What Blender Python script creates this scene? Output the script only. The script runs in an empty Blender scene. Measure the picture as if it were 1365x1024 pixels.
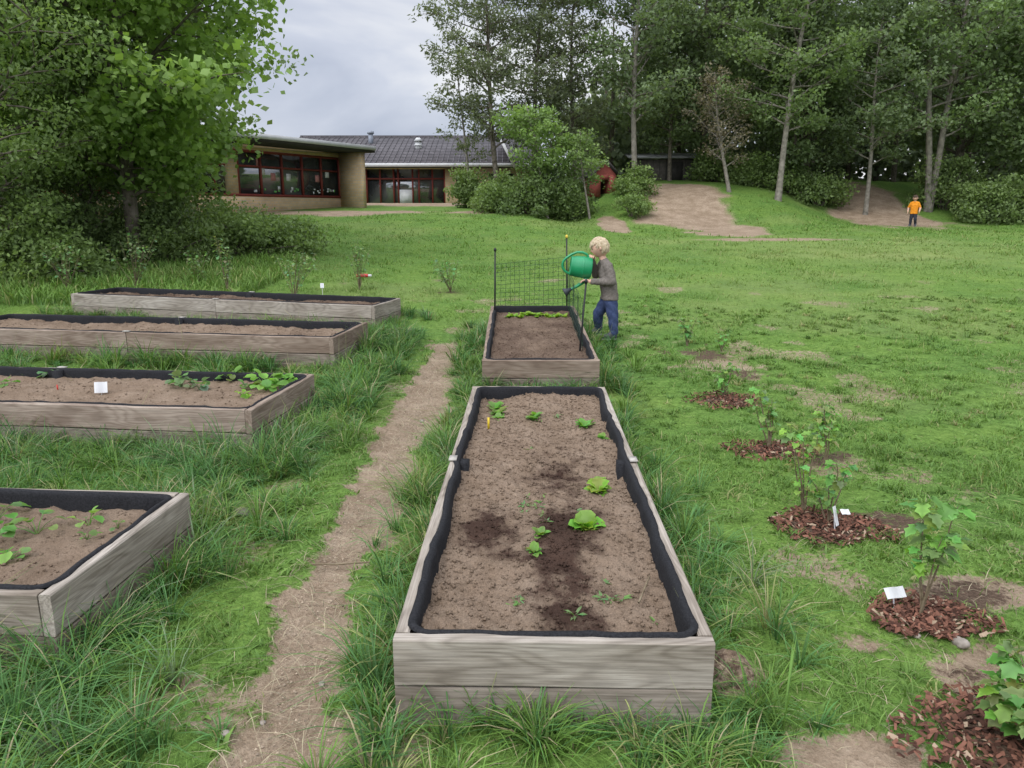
import bpy, math, random, bmesh
import numpy as np
from mathutils import Vector, Matrix, Euler
random.seed(7)
R = np.random.default_rng(11)
scene = bpy.context.scene
col = scene.collection
scene.view_settings.view_transform = 'Standard'
try: scene.view_settings.look = 'None'
except Exception: pass
scene.view_settings.exposure = 0

# ------------------------------------------------------------ noise helpers
def _h(i, j, s):
    n = (i * 374761393 + j * 668265263 + s * 1442695041) & 0x7fffffff
    n = ((n ^ (n >> 13)) * 1274126177) & 0x7fffffff
    return ((n ^ (n >> 16)) & 0xffff) / 65535.0
def vn(x, y, s=0):
    x = np.asarray(x, float); y = np.asarray(y, float)
    xi = np.floor(x).astype(np.int64); yi = np.floor(y).astype(np.int64)
    fx = x - xi; fy = y - yi
    fx = fx * fx * (3 - 2 * fx); fy = fy * fy * (3 - 2 * fy)
    a = _h(xi, yi, s); b = _h(xi + 1, yi, s); c = _h(xi, yi + 1, s); d = _h(xi + 1, yi + 1, s)
    return (a * (1 - fx) + b * fx) * (1 - fy) + (c * (1 - fx) + d * fx) * fy
def fbm(x, y, s=0, o=4):
    t = 0; a = .5; x = np.asarray(x, float); y = np.asarray(y, float)
    for k in range(o):
        t = t + a * vn(x, y, s + k * 17); x = x * 2.03 + 5.1; y = y * 2.03 + 3.7; a *= .5
    return t / (1 - .5 ** o)
def sst(a, b, x):
    t = np.clip((np.asarray(x, float) - a) / (b - a), 0, 1)
    return t * t * (3 - 2 * t)

# ------------------------------------------------------------ terrain
def H(x, y):
    x = np.asarray(x, float); y = np.asarray(y, float)
    z = .045 * (np.clip(y - 6, 0, 34))
    z = z + .42 * sst(21, 30, y) * (1 - sst(0, 3, x))
    st = 26 + 3.5 * sst(10, 14, x)
    z = z + 1.45 * sst(0, 8, y - st) * sst(1.5, 5, x)
    z = z + .5 * (fbm(x * .25, y * .25, 3) - .5) * sst(24, 30, y) * sst(2, 6, x)
    z = z + .03 * (fbm(x * 1.1, y * 1.1, 9) - .5)
    return z
def Hs(x, y): return float(H(np.array([x]), np.array([y]))[0])

BEDS = [
    dict(c=(.165, 3.815), a=88.8, W=1.0, L=3.46, z=0.0, tilt=0, mid=True, k='A'),
    dict(c=(.255, 7.93), a=90.0, W=1.04, L=2.85, z=.075, tilt=.045, mid=False, k='B'),
    dict(c=(-1.57 - 2.2 * math.cos(math.radians(4.5)), 2.86 + 2.2 * math.sin(math.radians(4.5))), a=175.5, W=.97, L=4.4, z=0, tilt=0, mid=True, k='L1'),
    dict(c=(-1.68 - 2.2 * math.cos(math.radians(6.5)), 5.41 + 2.2 * math.sin(math.radians(6.5))), a=173.5, W=1.15, L=4.4, z=0, tilt=0, mid=True, k='L2'),
    dict(c=(-1.69 - 2.2 * math.cos(math.radians(7.3)), 7.81 + 2.2 * math.sin(math.radians(7.3))), a=172.7, W=1.06, L=4.4, z=.09, tilt=0.005, mid=True, k='L3'),
    dict(c=(-1.59 - 2.2 * math.cos(math.radians(13)), 9.6 + 2.2 * math.sin(math.radians(13))), a=167, W=.88, L=4.4, z=.18, tilt=0.01, mid=True, k='L4'),
]
def bed_local(b, x, y):
    a = math.radians(b['a']); dx = x - b['c'][0]; dy = y - b['c'][1]
    return dx * math.cos(a) + dy * math.sin(a), -dx * math.sin(a) + dy * math.cos(a)
def bed_dist(b, x, y):
    u, v = bed_local(b, x, y)
    qx = np.abs(u) - b['L'] / 2; qy = np.abs(v) - b['W'] / 2
    return np.hypot(np.maximum(qx, 0), np.maximum(qy, 0)) + np.minimum(np.maximum(qx, qy), 0)
def beds_sd(x, y):
    d = np.full(np.shape(x), 99.)
    for b in BEDS: d = np.minimum(d, bed_dist(b, x, y))
    return d

MULCH = [(1.52, 2.0, .2), (1.67, 2.72, .14), (1.63, 3.6, .18), (1.76, 4.85, .19), (1.83, 6.2, .2)]
SOILP = [(2.0, 3.65, .22), (2.0, 8.0, .36), (-1.0, 12.3, .28), (2.1, 4.75, .2), (1.75, 2.2, .22), (1.95, 2.9, .25), (2.2, 7.1, .24)]
_py = np.array([0, 1.9, 2.35, 2.9, 3.6, 4.5, 5.3, 6.6, 8.4, 20]); _px = np.array([-.68, -.70, -.77, -.81, -.81, -.79, -.75, -.76, -.74, -.7])
_pw = np.array([.17, .17, .17, .17, .16, .19, .23, .19, .16, .1])
def pathx(y): return np.interp(y, _py, _px) + .02 * np.sin(y * 3.3)
def dirt_mask(x, y):
    n = fbm(x * 3.1, y * 3.1, 21) - .5
    n2 = fbm(x * 9, y * 9, 22) - .5
    w = np.interp(y, _py, _pw)
    d = np.abs(x - pathx(y)) / w + n * 1.5 + n2 * 1.2
    m = (1 - sst(.6, 1.35, d)) * (1 - sst(8.0, 9.0, y + n * 2))
    def blob(cx, cy, rx, ry, k=1.7):
        dd = np.hypot((x - cx) / rx, (y - cy) / ry) + n * k + n2 * .9
        return 1 - sst(.45, 1.3, dd)
    m = np.maximum(m, blob(1.05, 1.93, .24, .14))
    m = np.maximum(m, blob(1.78, 2.45, .36, .22) * .8)
    m = np.maximum(m, blob(2.0, 2.95, .36, .2) * .8)
    m = np.maximum(m, blob(1.45, 3.1, .22, .3) * .55)
    m = np.maximum(m, blob(2.1, 4.6, .3, .25) * .6)
    m = np.maximum(m, blob(2.15, 7.5, .5, .7) * .65)
    m = np.maximum(m, blob(-1.05, 2.25, .45, .2, 2.4) * .65)
    m = np.maximum(m, blob(-.35, 2.0, .3, .12, 2.4) * .5)
    th = .52 * sst(.60, .74, fbm(x * 1.5, y * 1.5, 131)) * (y < 14)
    m = np.maximum(m, th)
    nf = fbm(x * .6, y * .6, 31) - .5; nf2 = fbm(x * 2, y * 2, 33) - .5
    def fb(cx, cy, rx, ry):
        dd = np.hypot((x - cx) / rx, (y - cy) / ry) + nf * 1.1 + nf2 * .6
        return 1 - sst(.55, 1.15, dd)
    m = np.maximum(m, fb(6.9, 29.8, 2.2, 5.0))
    m = np.maximum(m, fb(7.9, 22.6, 3.0, 1.0) * .8)
    m = np.maximum(m, fb(7.3, 25.8, 1.4, 3.0))
    m = np.maximum(m, fb(15.3, 33, 2.4, 5.0))
    m = np.maximum(m, fb(3.6, 27, .5, 2.4))
    m = np.maximum(m, fb(-7.2, 30.2, 4.3, 1.9))
    m = np.maximum(m, fb(-1.3, 30.5, 1.4, 1.6))
    m = np.maximum(m, fb(-5, 39, 7, 3.5))
    return m
def soil_mask(x, y):
    n = fbm(x * 5, y * 5, 41) - .5; n2 = fbm(x * 16, y * 16, 43) - .5
    m = np.zeros(np.shape(x))
    for (cx, cy, r) in MULCH: m = np.maximum(m, 1 - sst(.6, 1.35, np.hypot(x - cx, y - cy) / r + n * 1.3 + n2 * .5))
    for (cx, cy, r) in SOILP: m = np.maximum(m, .7 * (1 - sst(.3, 1.4, np.hypot(x - cx, (y - cy) * 1.25) / r + n * 2.1 + n2 * .9)))
    return m
def worn_mask(x, y):
    n = fbm(x * .5, y * .5, 51)
    return np.clip(sst(.5, .75, n) * .5 + .7 * np.exp(-(((x - 9) / 4.5) ** 2 + ((y - 19.5) / 4) ** 2)), 0, 1)

# ------------------------------------------------------------ materials
def new_mat(name):
    m = bpy.data.materials.new(name); m.use_nodes = True
    nt = m.node_tree; return m, nt, nt.nodes['Principled BSDF'], nt.nodes['Material Output']
def ramp(nt, fac, stops):
    r = nt.nodes.new('ShaderNodeValToRGB'); e = r.color_ramp.elements
    while len(e) < len(stops): e.new(.5)
    for i, (p, c) in enumerate(stops):
        e[i].position = p; e[i].color = (*c, 1)
    nt.links.new(fac, r.inputs[0]); return r.outputs[0]
def noise(nt, vec, scale, detail=4, rough=.55, dist=0):
    n = nt.nodes.new('ShaderNodeTexNoise'); n.inputs['Scale'].default_value = scale
    n.inputs['Detail'].default_value = detail; n.inputs['Roughness'].default_value = rough
    n.inputs['Distortion'].default_value = dist
    if vec is not None: nt.links.new(vec, n.inputs['Vector'])
    return n.outputs['Fac']
def mixc(nt, fac, a, b, mode='MIX'):
    m = nt.nodes.new('ShaderNodeMix'); m.data_type = 'RGBA'; m.blend_type = mode
    for s, v in ((0, fac), (6, a), (7, b)):
        if isinstance(v, bpy.types.NodeSocket): nt.links.new(v, m.inputs[s])
        elif s == 0: m.inputs[0].default_value = v
        else: m.inputs[s].default_value = (*v, 1)
    return m.outputs[2]
def bump(nt, bsdf, h, strength=.4, dist=.01):
    b = nt.nodes.new('ShaderNodeBump'); b.inputs['Strength'].default_value = strength
    b.inputs['Distance'].default_value = dist
    nt.links.new(h, b.inputs['Height']); nt.links.new(b.outputs[0], bsdf.inputs['Normal'])
def simple(name, c1, c2, scale=20, rough=.7, bs=.3, bd=.005, spec=.3, metal=0):
    m, nt, b, o = new_mat(name)
    tc = nt.nodes.new('ShaderNodeTexCoord')
    n = noise(nt, tc.outputs['Object'], scale)
    nt.links.new(ramp(nt, n, [(.3, c1), (.7, c2)]), b.inputs['Base Color'])
    b.inputs['Roughness'].default_value = rough; b.inputs['Specular IOR Level'].default_value = spec
    b.inputs['Metallic'].default_value = metal
    if bs: bump(nt, b, n, bs, bd)
    return m
def leafmat(name, trans=.35, rough=.5, spec=.25):
    m, nt, b, o = new_mat(name)
    a = nt.nodes.new('ShaderNodeAttribute'); a.attribute_name = 'Col'
    nt.links.new(a.outputs['Color'], b.inputs['Base Color'])
    b.inputs['Roughness'].default_value = rough; b.inputs['Specular IOR Level'].default_value = spec
    if trans > 0:
        t = nt.nodes.new('ShaderNodeBsdfTranslucent')
        c = mixc(nt, 1.0, a.outputs['Color'], (1.3, 1.35, .7), 'MULTIPLY'); nt.links.new(c, t.inputs[0])
        mx = nt.nodes.new('ShaderNodeMixShader'); mx.inputs[0].default_value = trans
        nt.links.new(b.outputs[0], mx.inputs[1]); nt.links.new(t.outputs[0], mx.inputs[2])
        nt.links.new(mx.outputs[0], o.inputs[0])
    return m

M_leaf = leafmat('leaf', .42, .5, .3); M_grass = leafmat('grass_blade', .3, .55, .2)
M_chip = leafmat('wood_chip', 0.0, .85, .15)
M_bark = simple('bark', (.06, .05, .038), (.18, .155, .125), 9, .9, .6, .02, .1)
M_barkl = simple('bark_light', (.11, .10, .08), (.26, .235, .195), 7, .9, .5, .02, .1)
M_stem = simple('woody_stem', (.1, .07, .04), (.2, .16, .1), 40, .8, 0)

mg, nt, b, o = new_mat('lawn_ground')
tc = nt.nodes.new('ShaderNodeTexCoord'); P = tc.outputs['Object']
at = nt.nodes.new('ShaderNodeAttribute'); at.attribute_name = 'Col'
sp = nt.nodes.new('ShaderNodeSeparateColor'); nt.links.new(at.outputs['Color'], sp.inputs[0])
n1 = noise(nt, P, .9, 5); n2 = noise(nt, P, 14, 6, .7); n3 = noise(nt, P, 60, 4, .7); n4 = noise(nt, P, 32, 5, .75)
g1 = ramp(nt, n2, [(.25, (.06, .105, .022)), (.5, (.125, .22, .048)), (.75, (.205, .31, .085))])
g2 = ramp(nt, n3, [(.3, (.45, .45, .45)), (.7, (1.25, 1.25, 1.2))])
g = mixc(nt, .8, g1, g2, 'MULTIPLY')
g = mixc(nt, .7, g, ramp(nt, n1, [(.3, (.68, .8, .75)), (.7, (1.25, 1.15, .95))]), 'MULTIPLY')
yel = nt.nodes.new('ShaderNodeMath'); yel.operation = 'MULTIPLY'; yel.inputs[1].default_value = .4
nt.links.new(sp.outputs[2], yel.inputs[0])
g = mixc(nt, yel.outputs[0], g, (.30, .30, .13))
def ragged(sock, amt):
    a = nt.nodes.new('ShaderNodeMath'); a.operation = 'MULTIPLY_ADD'
    nt.links.new(n4, a.inputs[0]); a.inputs[1].default_value = amt; nt.links.new(sock, a.inputs[2])
    mr = nt.nodes.new('ShaderNodeMapRange'); mr.interpolation_type = 'SMOOTHSTEP'
    mr.inputs[1].default_value = .32 + amt * .5; mr.inputs[2].default_value = .68 + amt * .5
    nt.links.new(a.outputs[0], mr.inputs[0]); return mr.outputs[0]
dirtc = ramp(nt, n2, [(.2, (.23, .165, .112)), (.5, (.34, .26, .185)), (.8, (.43, .345, .255))])
dirtc = mixc(nt, .7, dirtc, ramp(nt, n3, [(.3, (.55, .52, .48)), (.65, (1.1, 1.1, 1.1))]), 'MULTIPLY')
dirtc = mixc(nt, .65, dirtc, ramp(nt, noise(nt, P, 2.5, 4), [(.35, (.62, .58, .53)), (.65, (1.1, 1.1, 1.1))]), 'MULTIPLY')
soilc = ramp(nt, n3, [(.3, (.045, .03, .02)), (.7, (.15, .10, .07))])
c = mixc(nt, ragged(sp.outputs[0], 1.8), g, dirtc)
c = mixc(nt, ragged(sp.outputs[1], 1.8), c, soilc)
nt.links.new(c, b.inputs['Base Color']); b.inputs['Roughness'].default_value = .95
b.inputs['Specular IOR Level'].default_value = .1
bump(nt, b, n3, .9, .025)

def woodmat(name, cols):
    m, nt, b, o = new_mat(name)
    tc = nt.nodes.new('ShaderNodeTexCoord'); oi = nt.nodes.new('ShaderNodeObjectInfo')
    cb = nt.nodes.new('ShaderNodeCombineXYZ')
    for i, k in enumerate((31., 17., 9.)):
        mm = nt.nodes.new('ShaderNodeMath'); mm.operation = 'MULTIPLY'; mm.inputs[1].default_value = k
        nt.links.new(oi.outputs['Random'], mm.inputs[0]); nt.links.new(mm.outputs[0], cb.inputs[i])
    def vec(s):
        ad = nt.nodes.new('ShaderNodeVectorMath'); ad.operation = 'MULTIPLY_ADD'
        nt.links.new(tc.outputs['Object'], ad.inputs[0]); ad.inputs[1].default_value = s; nt.links.new(cb.outputs[0], ad.inputs[2]); return ad.outputs[0]
    fld = noise(nt, vec((1.0, 6, 6)), 1.0, 2, .4, .1)
    mu = nt.nodes.new('ShaderNodeMath'); mu.operation = 'MULTIPLY'; mu.inputs[1].default_value = 120; nt.links.new(fld, mu.inputs[0])
    si = nt.nodes.new('ShaderNodeMath'); si.operation = 'SINE'; nt.links.new(mu.outputs[0], si.inputs[0])
    mr = nt.nodes.new('ShaderNodeMapRange'); mr.inputs[1].default_value = -1; mr.inputs[2].default_value = 1; nt.links.new(si.outputs[0], mr.inputs[0])
    f = noise(nt, vec((4, 150, 150)), 1, 5, .65)
    bl = noise(nt, vec((2.2, 8, 8)), 1, 5, .6)
    c = ramp(nt, mr.outputs[0], [(.0, cols[0]), (.3, cols[1]), (1, cols[2])])
    c = mixc(nt, .33, ramp(nt, bl, [(.3, cols[1]), (.7, cols[2])]), c)
    c = mixc(nt, .8, c, ramp(nt, f, [(.3, (.5, .49, .47)), (.7, (1.25, 1.25, 1.25))]), 'MULTIPLY')
    c = mixc(nt, .6, c, ramp(nt, bl, [(.3, (.6, .57, .53)), (.65, (1.12, 1.12, 1.12))]), 'MULTIPLY')
    c = mixc(nt, .6, c, ramp(nt, oi.outputs['Random'], [(0, (.78, .73, .68)), (.5, (1, .96, .91)), (1, (1.1, 1.1, 1.1))]), 'MULTIPLY')
    nt.links.new(c, b.inputs['Base Color']); b.inputs['Roughness'].default_value = .88
    b.inputs['Specular IOR Level'].default_value = .15
    bump(nt, b, f, .35, .003); return m
M_wood = woodmat('weathered_board', [(.13, .11, .09), (.27, .235, .195), (.37, .335, .29)])
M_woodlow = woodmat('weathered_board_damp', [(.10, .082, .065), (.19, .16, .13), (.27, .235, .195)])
M_woodb = woodmat('weathered_board_brown', [(.12, .085, .062), (.22, .165, .13), (.31, .255, .205)])
M_woodtop = simple('cut_wood_top', (.28, .26, .23), (.42, .39, .34), 40, .85, .3)
M_liner = simple('black_liner_fabric', (.007, .007, .008), (.022, .022, .024), 120, .85, .6, .004, .2)

ms, nt, b, o = new_mat('bed_soil')
tc = nt.nodes.new('ShaderNodeTexCoord'); at = nt.nodes.new('ShaderNodeAttribute'); at.attribute_name = 'Col'
sp = nt.nodes.new('ShaderNodeSeparateColor'); nt.links.new(at.outputs['Color'], sp.inputs[0])
n1 = noise(nt, tc.outputs['Object'], 6, 6, .7); n2 = noise(nt, tc.outputs['Object'], 170, 3, .8); n3 = noise(nt, tc.outputs['Object'], 60, 5, .8)
dry = ramp(nt, n1, [(.25, (.165, .116, .078)), (.5, (.235, .172, .122)), (.8, (.30, .23, .17))])
wet = ramp(nt, n1, [(.3, (.038, .022, .016)), (.75, (.09, .055, .04))])
a = nt.nodes.new('ShaderNodeMath'); a.operation = 'MULTIPLY_ADD'; nt.links.new(n3, a.inputs[0]); a.inputs[1].default_value = 1.6; nt.links.new(sp.outputs[0], a.inputs[2])
mr = nt.nodes.new('ShaderNodeMapRange'); mr.inputs[1].default_value = .95; mr.inputs[2].default_value = 1.65; nt.links.new(a.outputs[0], mr.inputs[0])
c = mixc(nt, mr.outputs[0], dry, wet)
c = mixc(nt, .75, c, ramp(nt, n2, [(.3, (.55, .55, .55)), (.7, (1.3, 1.27, 1.22))]), 'MULTIPLY')
c = mixc(nt, .5, c, ramp(nt, n3, [(.35, (.6, .6, .6)), (.65, (1.15, 1.15, 1.15))]), 'MULTIPLY')
nt.links.new(c, b.inputs['Base Color']); b.inputs['Roughness'].default_value = .95; b.inputs['Specular IOR Level'].default_value = .1
bump(nt, b, n3, 1.0, .012)
M_soil = ms

def brickmat(name, c1, c2, mort, scale):
    m, nt, b, o = new_mat(name); tc = nt.nodes.new('ShaderNodeTexCoord')
    sx = nt.nodes.new('ShaderNodeSeparateXYZ'); nt.links.new(tc.outputs['Object'], sx.inputs[0])
    ad = nt.nodes.new('ShaderNodeMath'); ad.operation = 'ADD'; nt.links.new(sx.outputs[0], ad.inputs[0]); nt.links.new(sx.outputs[1], ad.inputs[1])
    cb = nt.nodes.new('ShaderNodeCombineXYZ'); nt.links.new(ad.outputs[0], cb.inputs[0]); nt.links.new(sx.outputs[2], cb.inputs[1])
    br = nt.nodes.new('ShaderNodeTexBrick'); nt.links.new(cb.outputs[0], br.inputs['Vector'])
    br.inputs['Color1'].default_value = (*c1, 1); br.inputs['Color2'].default_value = (*c2, 1); br.inputs['Mortar'].default_value = (*mort, 1)
    br.inputs['Scale'].default_value = scale; br.inputs['Mortar Size'].default_value = .02
    n = noise(nt, tc.outputs['Object'], 1.5, 5)
    c = mixc(nt, .5, br.outputs[0], ramp(nt, n, [(.3, (.7, .7, .7)), (.7, (1.15, 1.15, 1.15))]), 'MULTIPLY')
    nt.links.new(c, b.inputs['Base Color']); b.inputs['Roughness'].default_value = .9
    bump(nt, b, br.outputs['Fac'], -.3, .01); return m
M_brick = brickmat('yellow_brick', (.60, .43, .24), (.50, .35, .19), (.42, .37, .3), 2.2)
M_tile = brickmat('roof_tile', (.10, .09, .094), (.07, .062, .066), (.02, .02, .02), 1.3)
M_fascia = simple('white_fascia', (.42, .42, .42), (.52, .52, .51), 3, .6, 0)
M_felt = simple('roof_felt', (.06, .06, .065), (.1, .1, .105), 2, .9, 0)
M_red = simple('red_frame', (.16, .03, .025), (.22, .045, .035), 4, .6, 0)
M_dark = simple('dark_cladding', (.025, .022, .02), (.05, .045, .04), 5, .8, 0)
M_white = simple('white_paint', (.5, .5, .5), (.62, .62, .61), 5, .6, 0)
mgl, nt, b, o = new_mat('window_glass'); tc = nt.nodes.new('ShaderNodeTexCoord')
n = noise(nt, tc.outputs['Object'], .9, 3)
nt.links.new(ramp(nt, n, [(.35, (.03, .034, .036)), (.7, (.13, .135, .13))]), b.inputs['Base Color'])
b.inputs['Roughness'].default_value = .05; b.inputs['Specular IOR Level'].default_value = 1.0; b.inputs['IOR'].default_value = 1.8
M_glass = mgl
M_metal = simple('metal_vent', (.2, .22, .26), (.28, .3, .34), 5, .5, 0)
M_playred = simple('playhouse_red', (.17, .04, .03), (.24, .06, .045), 8, .8, .2)

# ------------------------------------------------------------ mesh builder
class MB:
    def __init__(s): s.V = []; s.F = []; s.M = []; s.C = []; s.n = 0
    def add(s, v, f, m=0, c=(1, 1, 1)):
        v = np.asarray(v, float).reshape(-1, 3); f = np.asarray(f, np.int64).reshape(-1, 3)
        s.V.append(v); s.F.append(f + s.n); s.M.append(np.full(len(f), m, np.int32))
        c = np.asarray(c, float)
        if c.ndim == 1: c = np.tile(c, (len(v), 1))
        s.C.append(c); s.n += len(v)
    def quad(s, a, b, c, d, m=0, col=(1, 1, 1)): s.add([a, b, c, d], [[0, 1, 2], [0, 2, 3]], m, col)
    def box(s, lo, hi, m=0, T=None, col=(1, 1, 1)):
        x0, y0, z0 = lo; x1, y1, z1 = hi
        v = [(x0,y0,z0),(x1,y0,z0),(x1,y1,z0),(x0,y1,z0),(x0,y0,z1),(x1,y0,z1),(x1,y1,z1),(x0,y1,z1)]
        if T is not None: v = [tuple(T @ Vector(p)) for p in v]
        fs = [(0,3,2,1),(4,5,6,7),(0,1,5,4),(1,2,6,5),(2,3,7,6),(3,0,4,7)]
        f = []
        for q in fs: f += [(q[0], q[1], q[2]), (q[0], q[2], q[3])]
        s.add(v, f, m, col)
    def tube(s, pts, rad, sides=6, m=0, col=(1, 1, 1), cap=False):
        pts = np.asarray(pts, float); n = len(pts)
        rad = np.full(n, rad) if np.isscalar(rad) else np.asarray(rad)
        t = np.gradient(pts, axis=0); t /= (np.linalg.norm(t, axis=1)[:, None] + 1e-9)
        ref = np.array([0, 0, 1.]) if abs(t[0][2]) < .8 else np.array([1., 0, 0])
        if np.abs(t[:, 1]).max() < .3: ref = np.array([0, 1., 0])
        a = np.cross(t, ref); a /= (np.linalg.norm(a, axis=1)[:, None] + 1e-9); bb = np.cross(t, a)
        th = np.arange(sides) / sides * 2 * np.pi
        v = pts[:, None, :] + rad[:, None, None] * (np.cos(th)[None, :, None] * a[:, None, :] + np.sin(th)[None, :, None] * bb[:, None, :])
        v = v.reshape(-1, 3); f = []
        for i in range(n - 1):
            for j in range(sides):
                p = i * sides + j; q = i * sides + (j + 1) % sides
                f += [(p, q, q + sides), (p, q + sides, p + sides)]
        if cap:
            v = np.vstack([v, pts[0], pts[-1]]); k = n * sides
            for j in range(sides):
                f += [(k, (j + 1) % sides, j), (k + 1, (n - 1) * sides + j, (n - 1) * sides + (j + 1) % sides)]
        s.add(v, f, m, col)
    def build(s, name, mats, parent=None, smooth=False, loc=None, link=True):
        V = np.vstack(s.V).astype(np.float32); F = np.vstack(s.F).astype(np.int32); Mi = np.concatenate(s.M); C = np.vstack(s.C)
        me = bpy.data.meshes.new(name)
        me.vertices.add(len(V)); me.vertices.foreach_set('co', V.ravel())
        me.loops.add(F.size); me.loops.foreach_set('vertex_index', F.ravel())
        me.polygons.add(len(F)); me.polygons.foreach_set('loop_start', np.arange(0, F.size, 3, dtype=np.int32))
        me.polygons.foreach_set('material_index', Mi)
        if smooth: me.polygons.foreach_set('use_smooth', np.ones(len(F), bool))
        ca = me.color_attributes.new('Col', 'FLOAT_COLOR', 'POINT')
        cc = np.ones((len(V), 4), np.float32); cc[:, :3] = C; ca.data.foreach_set('color', cc.ravel())
        me.update(calc_edges=True); me.validate()
        for m in mats: me.materials.append(m)
        ob = bpy.data.objects.new(name, me); col.objects.link(ob)
        if parent: ob.parent = parent
        if loc is not None: ob.location = loc
        return ob
def empty(name, loc=(0, 0, 0), rot=(0, 0, 0)):
    e = bpy.data.objects.new(name, None); e.empty_display_size = .2; col.objects.link(e); e.location = loc; e.rotation_euler = rot; return e

# ------------------------------------------------------------ ground
def axis(lo, f0, f1, hi, fine):
    a = list(np.arange(f0, f1, fine))
    s = fine; x = f1
    while x < hi:
        a.append(x); s = min(s * 1.06, .4) if x < 45 else s * 1.2; x += s
    a.append(hi); s = fine; x = f0 - s; L = []
    while x > lo:
        L.append(x); s = min(s * 1.06, .4) if x > -25 else s * 1.2; x -= s
    L.append(lo); return np.array(L[::-1] + a)
xs = axis(-500, -4.5, 3.2, 500, .04); ys = axis(-60, 1.2, 10, 700, .04)
X, Y = np.meshgrid(xs, ys)
Z = H(X, Y)
dm = dirt_mask(X, Y); sm = soil_mask(X, Y); wm = worn_mask(X, Y)
near = (Y < 12) & (np.abs(X) < 6)
Z = Z - .03 * dm * near + .025 * (fbm(X * 7, Y * 7, 5) - .5) * near + .02 * sm * near
heap = np.exp(-(((X - .75) / .1) ** 2 + ((Y - 2.3) / .13) ** 2)) * (.6 + .8 * fbm(X * 12, Y * 12, 4)); Z = Z + .11 * heap
dm = np.maximum(dm, .9 * (heap > .3)); sm = np.maximum(sm, .5 * (heap > .3))
inb = beds_sd(X, Y) < -.05
Z = np.where(inb, Z - .1, Z)
nx, ny = len(xs), len(ys)
idx = np.arange(nx * ny).reshape(ny, nx)
a_, b_, c_, d_ = idx[:-1, :-1].ravel(), idx[:-1, 1:].ravel(), idx[1:, 1:].ravel(), idx[1:, :-1].ravel()
mb = MB(); mb.add(np.stack([X.ravel(), Y.ravel(), Z.ravel()], 1), np.vstack([np.stack([a_, b_, c_], 1), np.stack([a_, c_, d_], 1)]), 0,
                  np.stack([dm.ravel(), sm.ravel(), wm.ravel()], 1))
mb.build('ground', [mg], smooth=True)

# ------------------------------------------------------------ grass
def grass_cols(n, x, y, base=None):
    t = fbm(x * .8, y * .8, 61); t2 = fbm(x * 2.7, y * 2.7, 62); r = R.random(n)
    a = np.array([.092, .185, .038]); b2 = np.array([.235, .37, .085]); ye = np.array([.38, .35, .16])
    k = np.clip(.05 + .5 * t + .35 * (t2 - .35) + .45 * (r - .3), 0, 1)[:, None]
    c = a * (1 - k) + b2 * k
    w = (worn_mask(x, y) * .3 + (R.random(n) < .07) * .7)[:, None]; w = np.clip(w, 0, 1)
    return c * (1 - w) + ye * w
def blades(mb, x, y, h, w, lean, az=None, seg=2, cols=None, z=None):
    n = len(x); az = R.random(n) * 6.283 if az is None else az
    z = H(x, y) - .012 if z is None else z
    fa = az + np.pi / 2 + R.normal(0, .5, n)
    dx, dy = np.cos(az), np.sin(az); sx, sy = np.cos(fa) * w / 2, np.sin(fa) * w / 2
    ss = np.linspace(0, 1, seg + 1)
    P = []
    for i, s in enumerate(ss):
        px = x + dx * lean * h * s ** 1.8; py = y + dy * lean * h * s ** 1.8
        pz = z + h * (s - .45 * np.clip(lean, 0, 1.3) * s ** 2.5)
        if i < seg:
            k = 1 - .35 * s
            P += [np.stack([px - sx * k, py - sy * k, pz], 1), np.stack([px + sx * k, py + sy * k, pz], 1)]
        else: P.append(np.stack([px, py, pz], 1))
    nv = len(P); V = np.stack(P, 1).reshape(-1, 3)
    f = []
    for i in range(seg - 1):
        q = 2 * i; f += [(q, q + 1, q + 3), (q, q + 3, q + 2)]
    f.append((2 * seg - 2, 2 * seg - 1, 2 * seg))
    F = (np.array(f)[None] + (np.arange(n) * nv)[:, None, None]).reshape(-1, 3)
    if cols is None: cols = grass_cols(n, x, y)
    C = np.repeat(cols, nv, axis=0)
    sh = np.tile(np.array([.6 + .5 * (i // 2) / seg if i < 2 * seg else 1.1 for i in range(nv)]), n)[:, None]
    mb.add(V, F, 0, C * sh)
def keep_lawn(x, y):
    r = R.random(len(x))
    return (beds_sd(x, y) > .01) & (dirt_mask(x, y) < .1 + .75 * r ** 1.8) & (soil_mask(x, y) < .15 + .7 * r ** 1.4)
gm = MB()
for (y0, y1, dens, h, w, seg) in [(1.2, 3, 7500, .030, .0042, 2), (3, 5, 5000, .034, .0055, 2), (5, 8, 2600, .038, .008, 2), (8, 13, 1000, .045, .012, 1), (13, 20, 400, .055, .02, 1), (20, 31, 140, .065, .035, 1)]:
    wd = .76 * y1 + 1.2
    n = int((y1 - y0) * 2 * wd * dens); y = R.uniform(y0, y1, n); x = R.uniform(-wd, wd, n)
    k = (np.abs(x) < .76 * y + 1.2) & keep_lawn(x, y); x = x[k]; y = y[k]; n = len(x)
    t = fbm(x * 1.6, y * 1.6, 71); t2 = fbm(x * 6, y * 6, 72)
    hh = h * (.5 + R.random(n) * .9) * (.5 + 1.0 * sst(.4, .75, t) + 1.3 * sst(.5, .75, t2))
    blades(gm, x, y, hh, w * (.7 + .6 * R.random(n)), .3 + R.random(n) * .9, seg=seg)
n = 9000; y = R.uniform(1.4, 6, n); x = R.uniform(-4, 4, n); k = (np.abs(x) < .76 * y + 1) & keep_lawn(x, y) & (fbm(x * 2, y * 2, 90) > .5); x = x[k]; y = y[k]
blades(gm, x, y, .02 + .04 * R.random(len(x)), .011 + .012 * R.random(len(x)), .8 + R.random(len(x)), seg=2)
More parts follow.
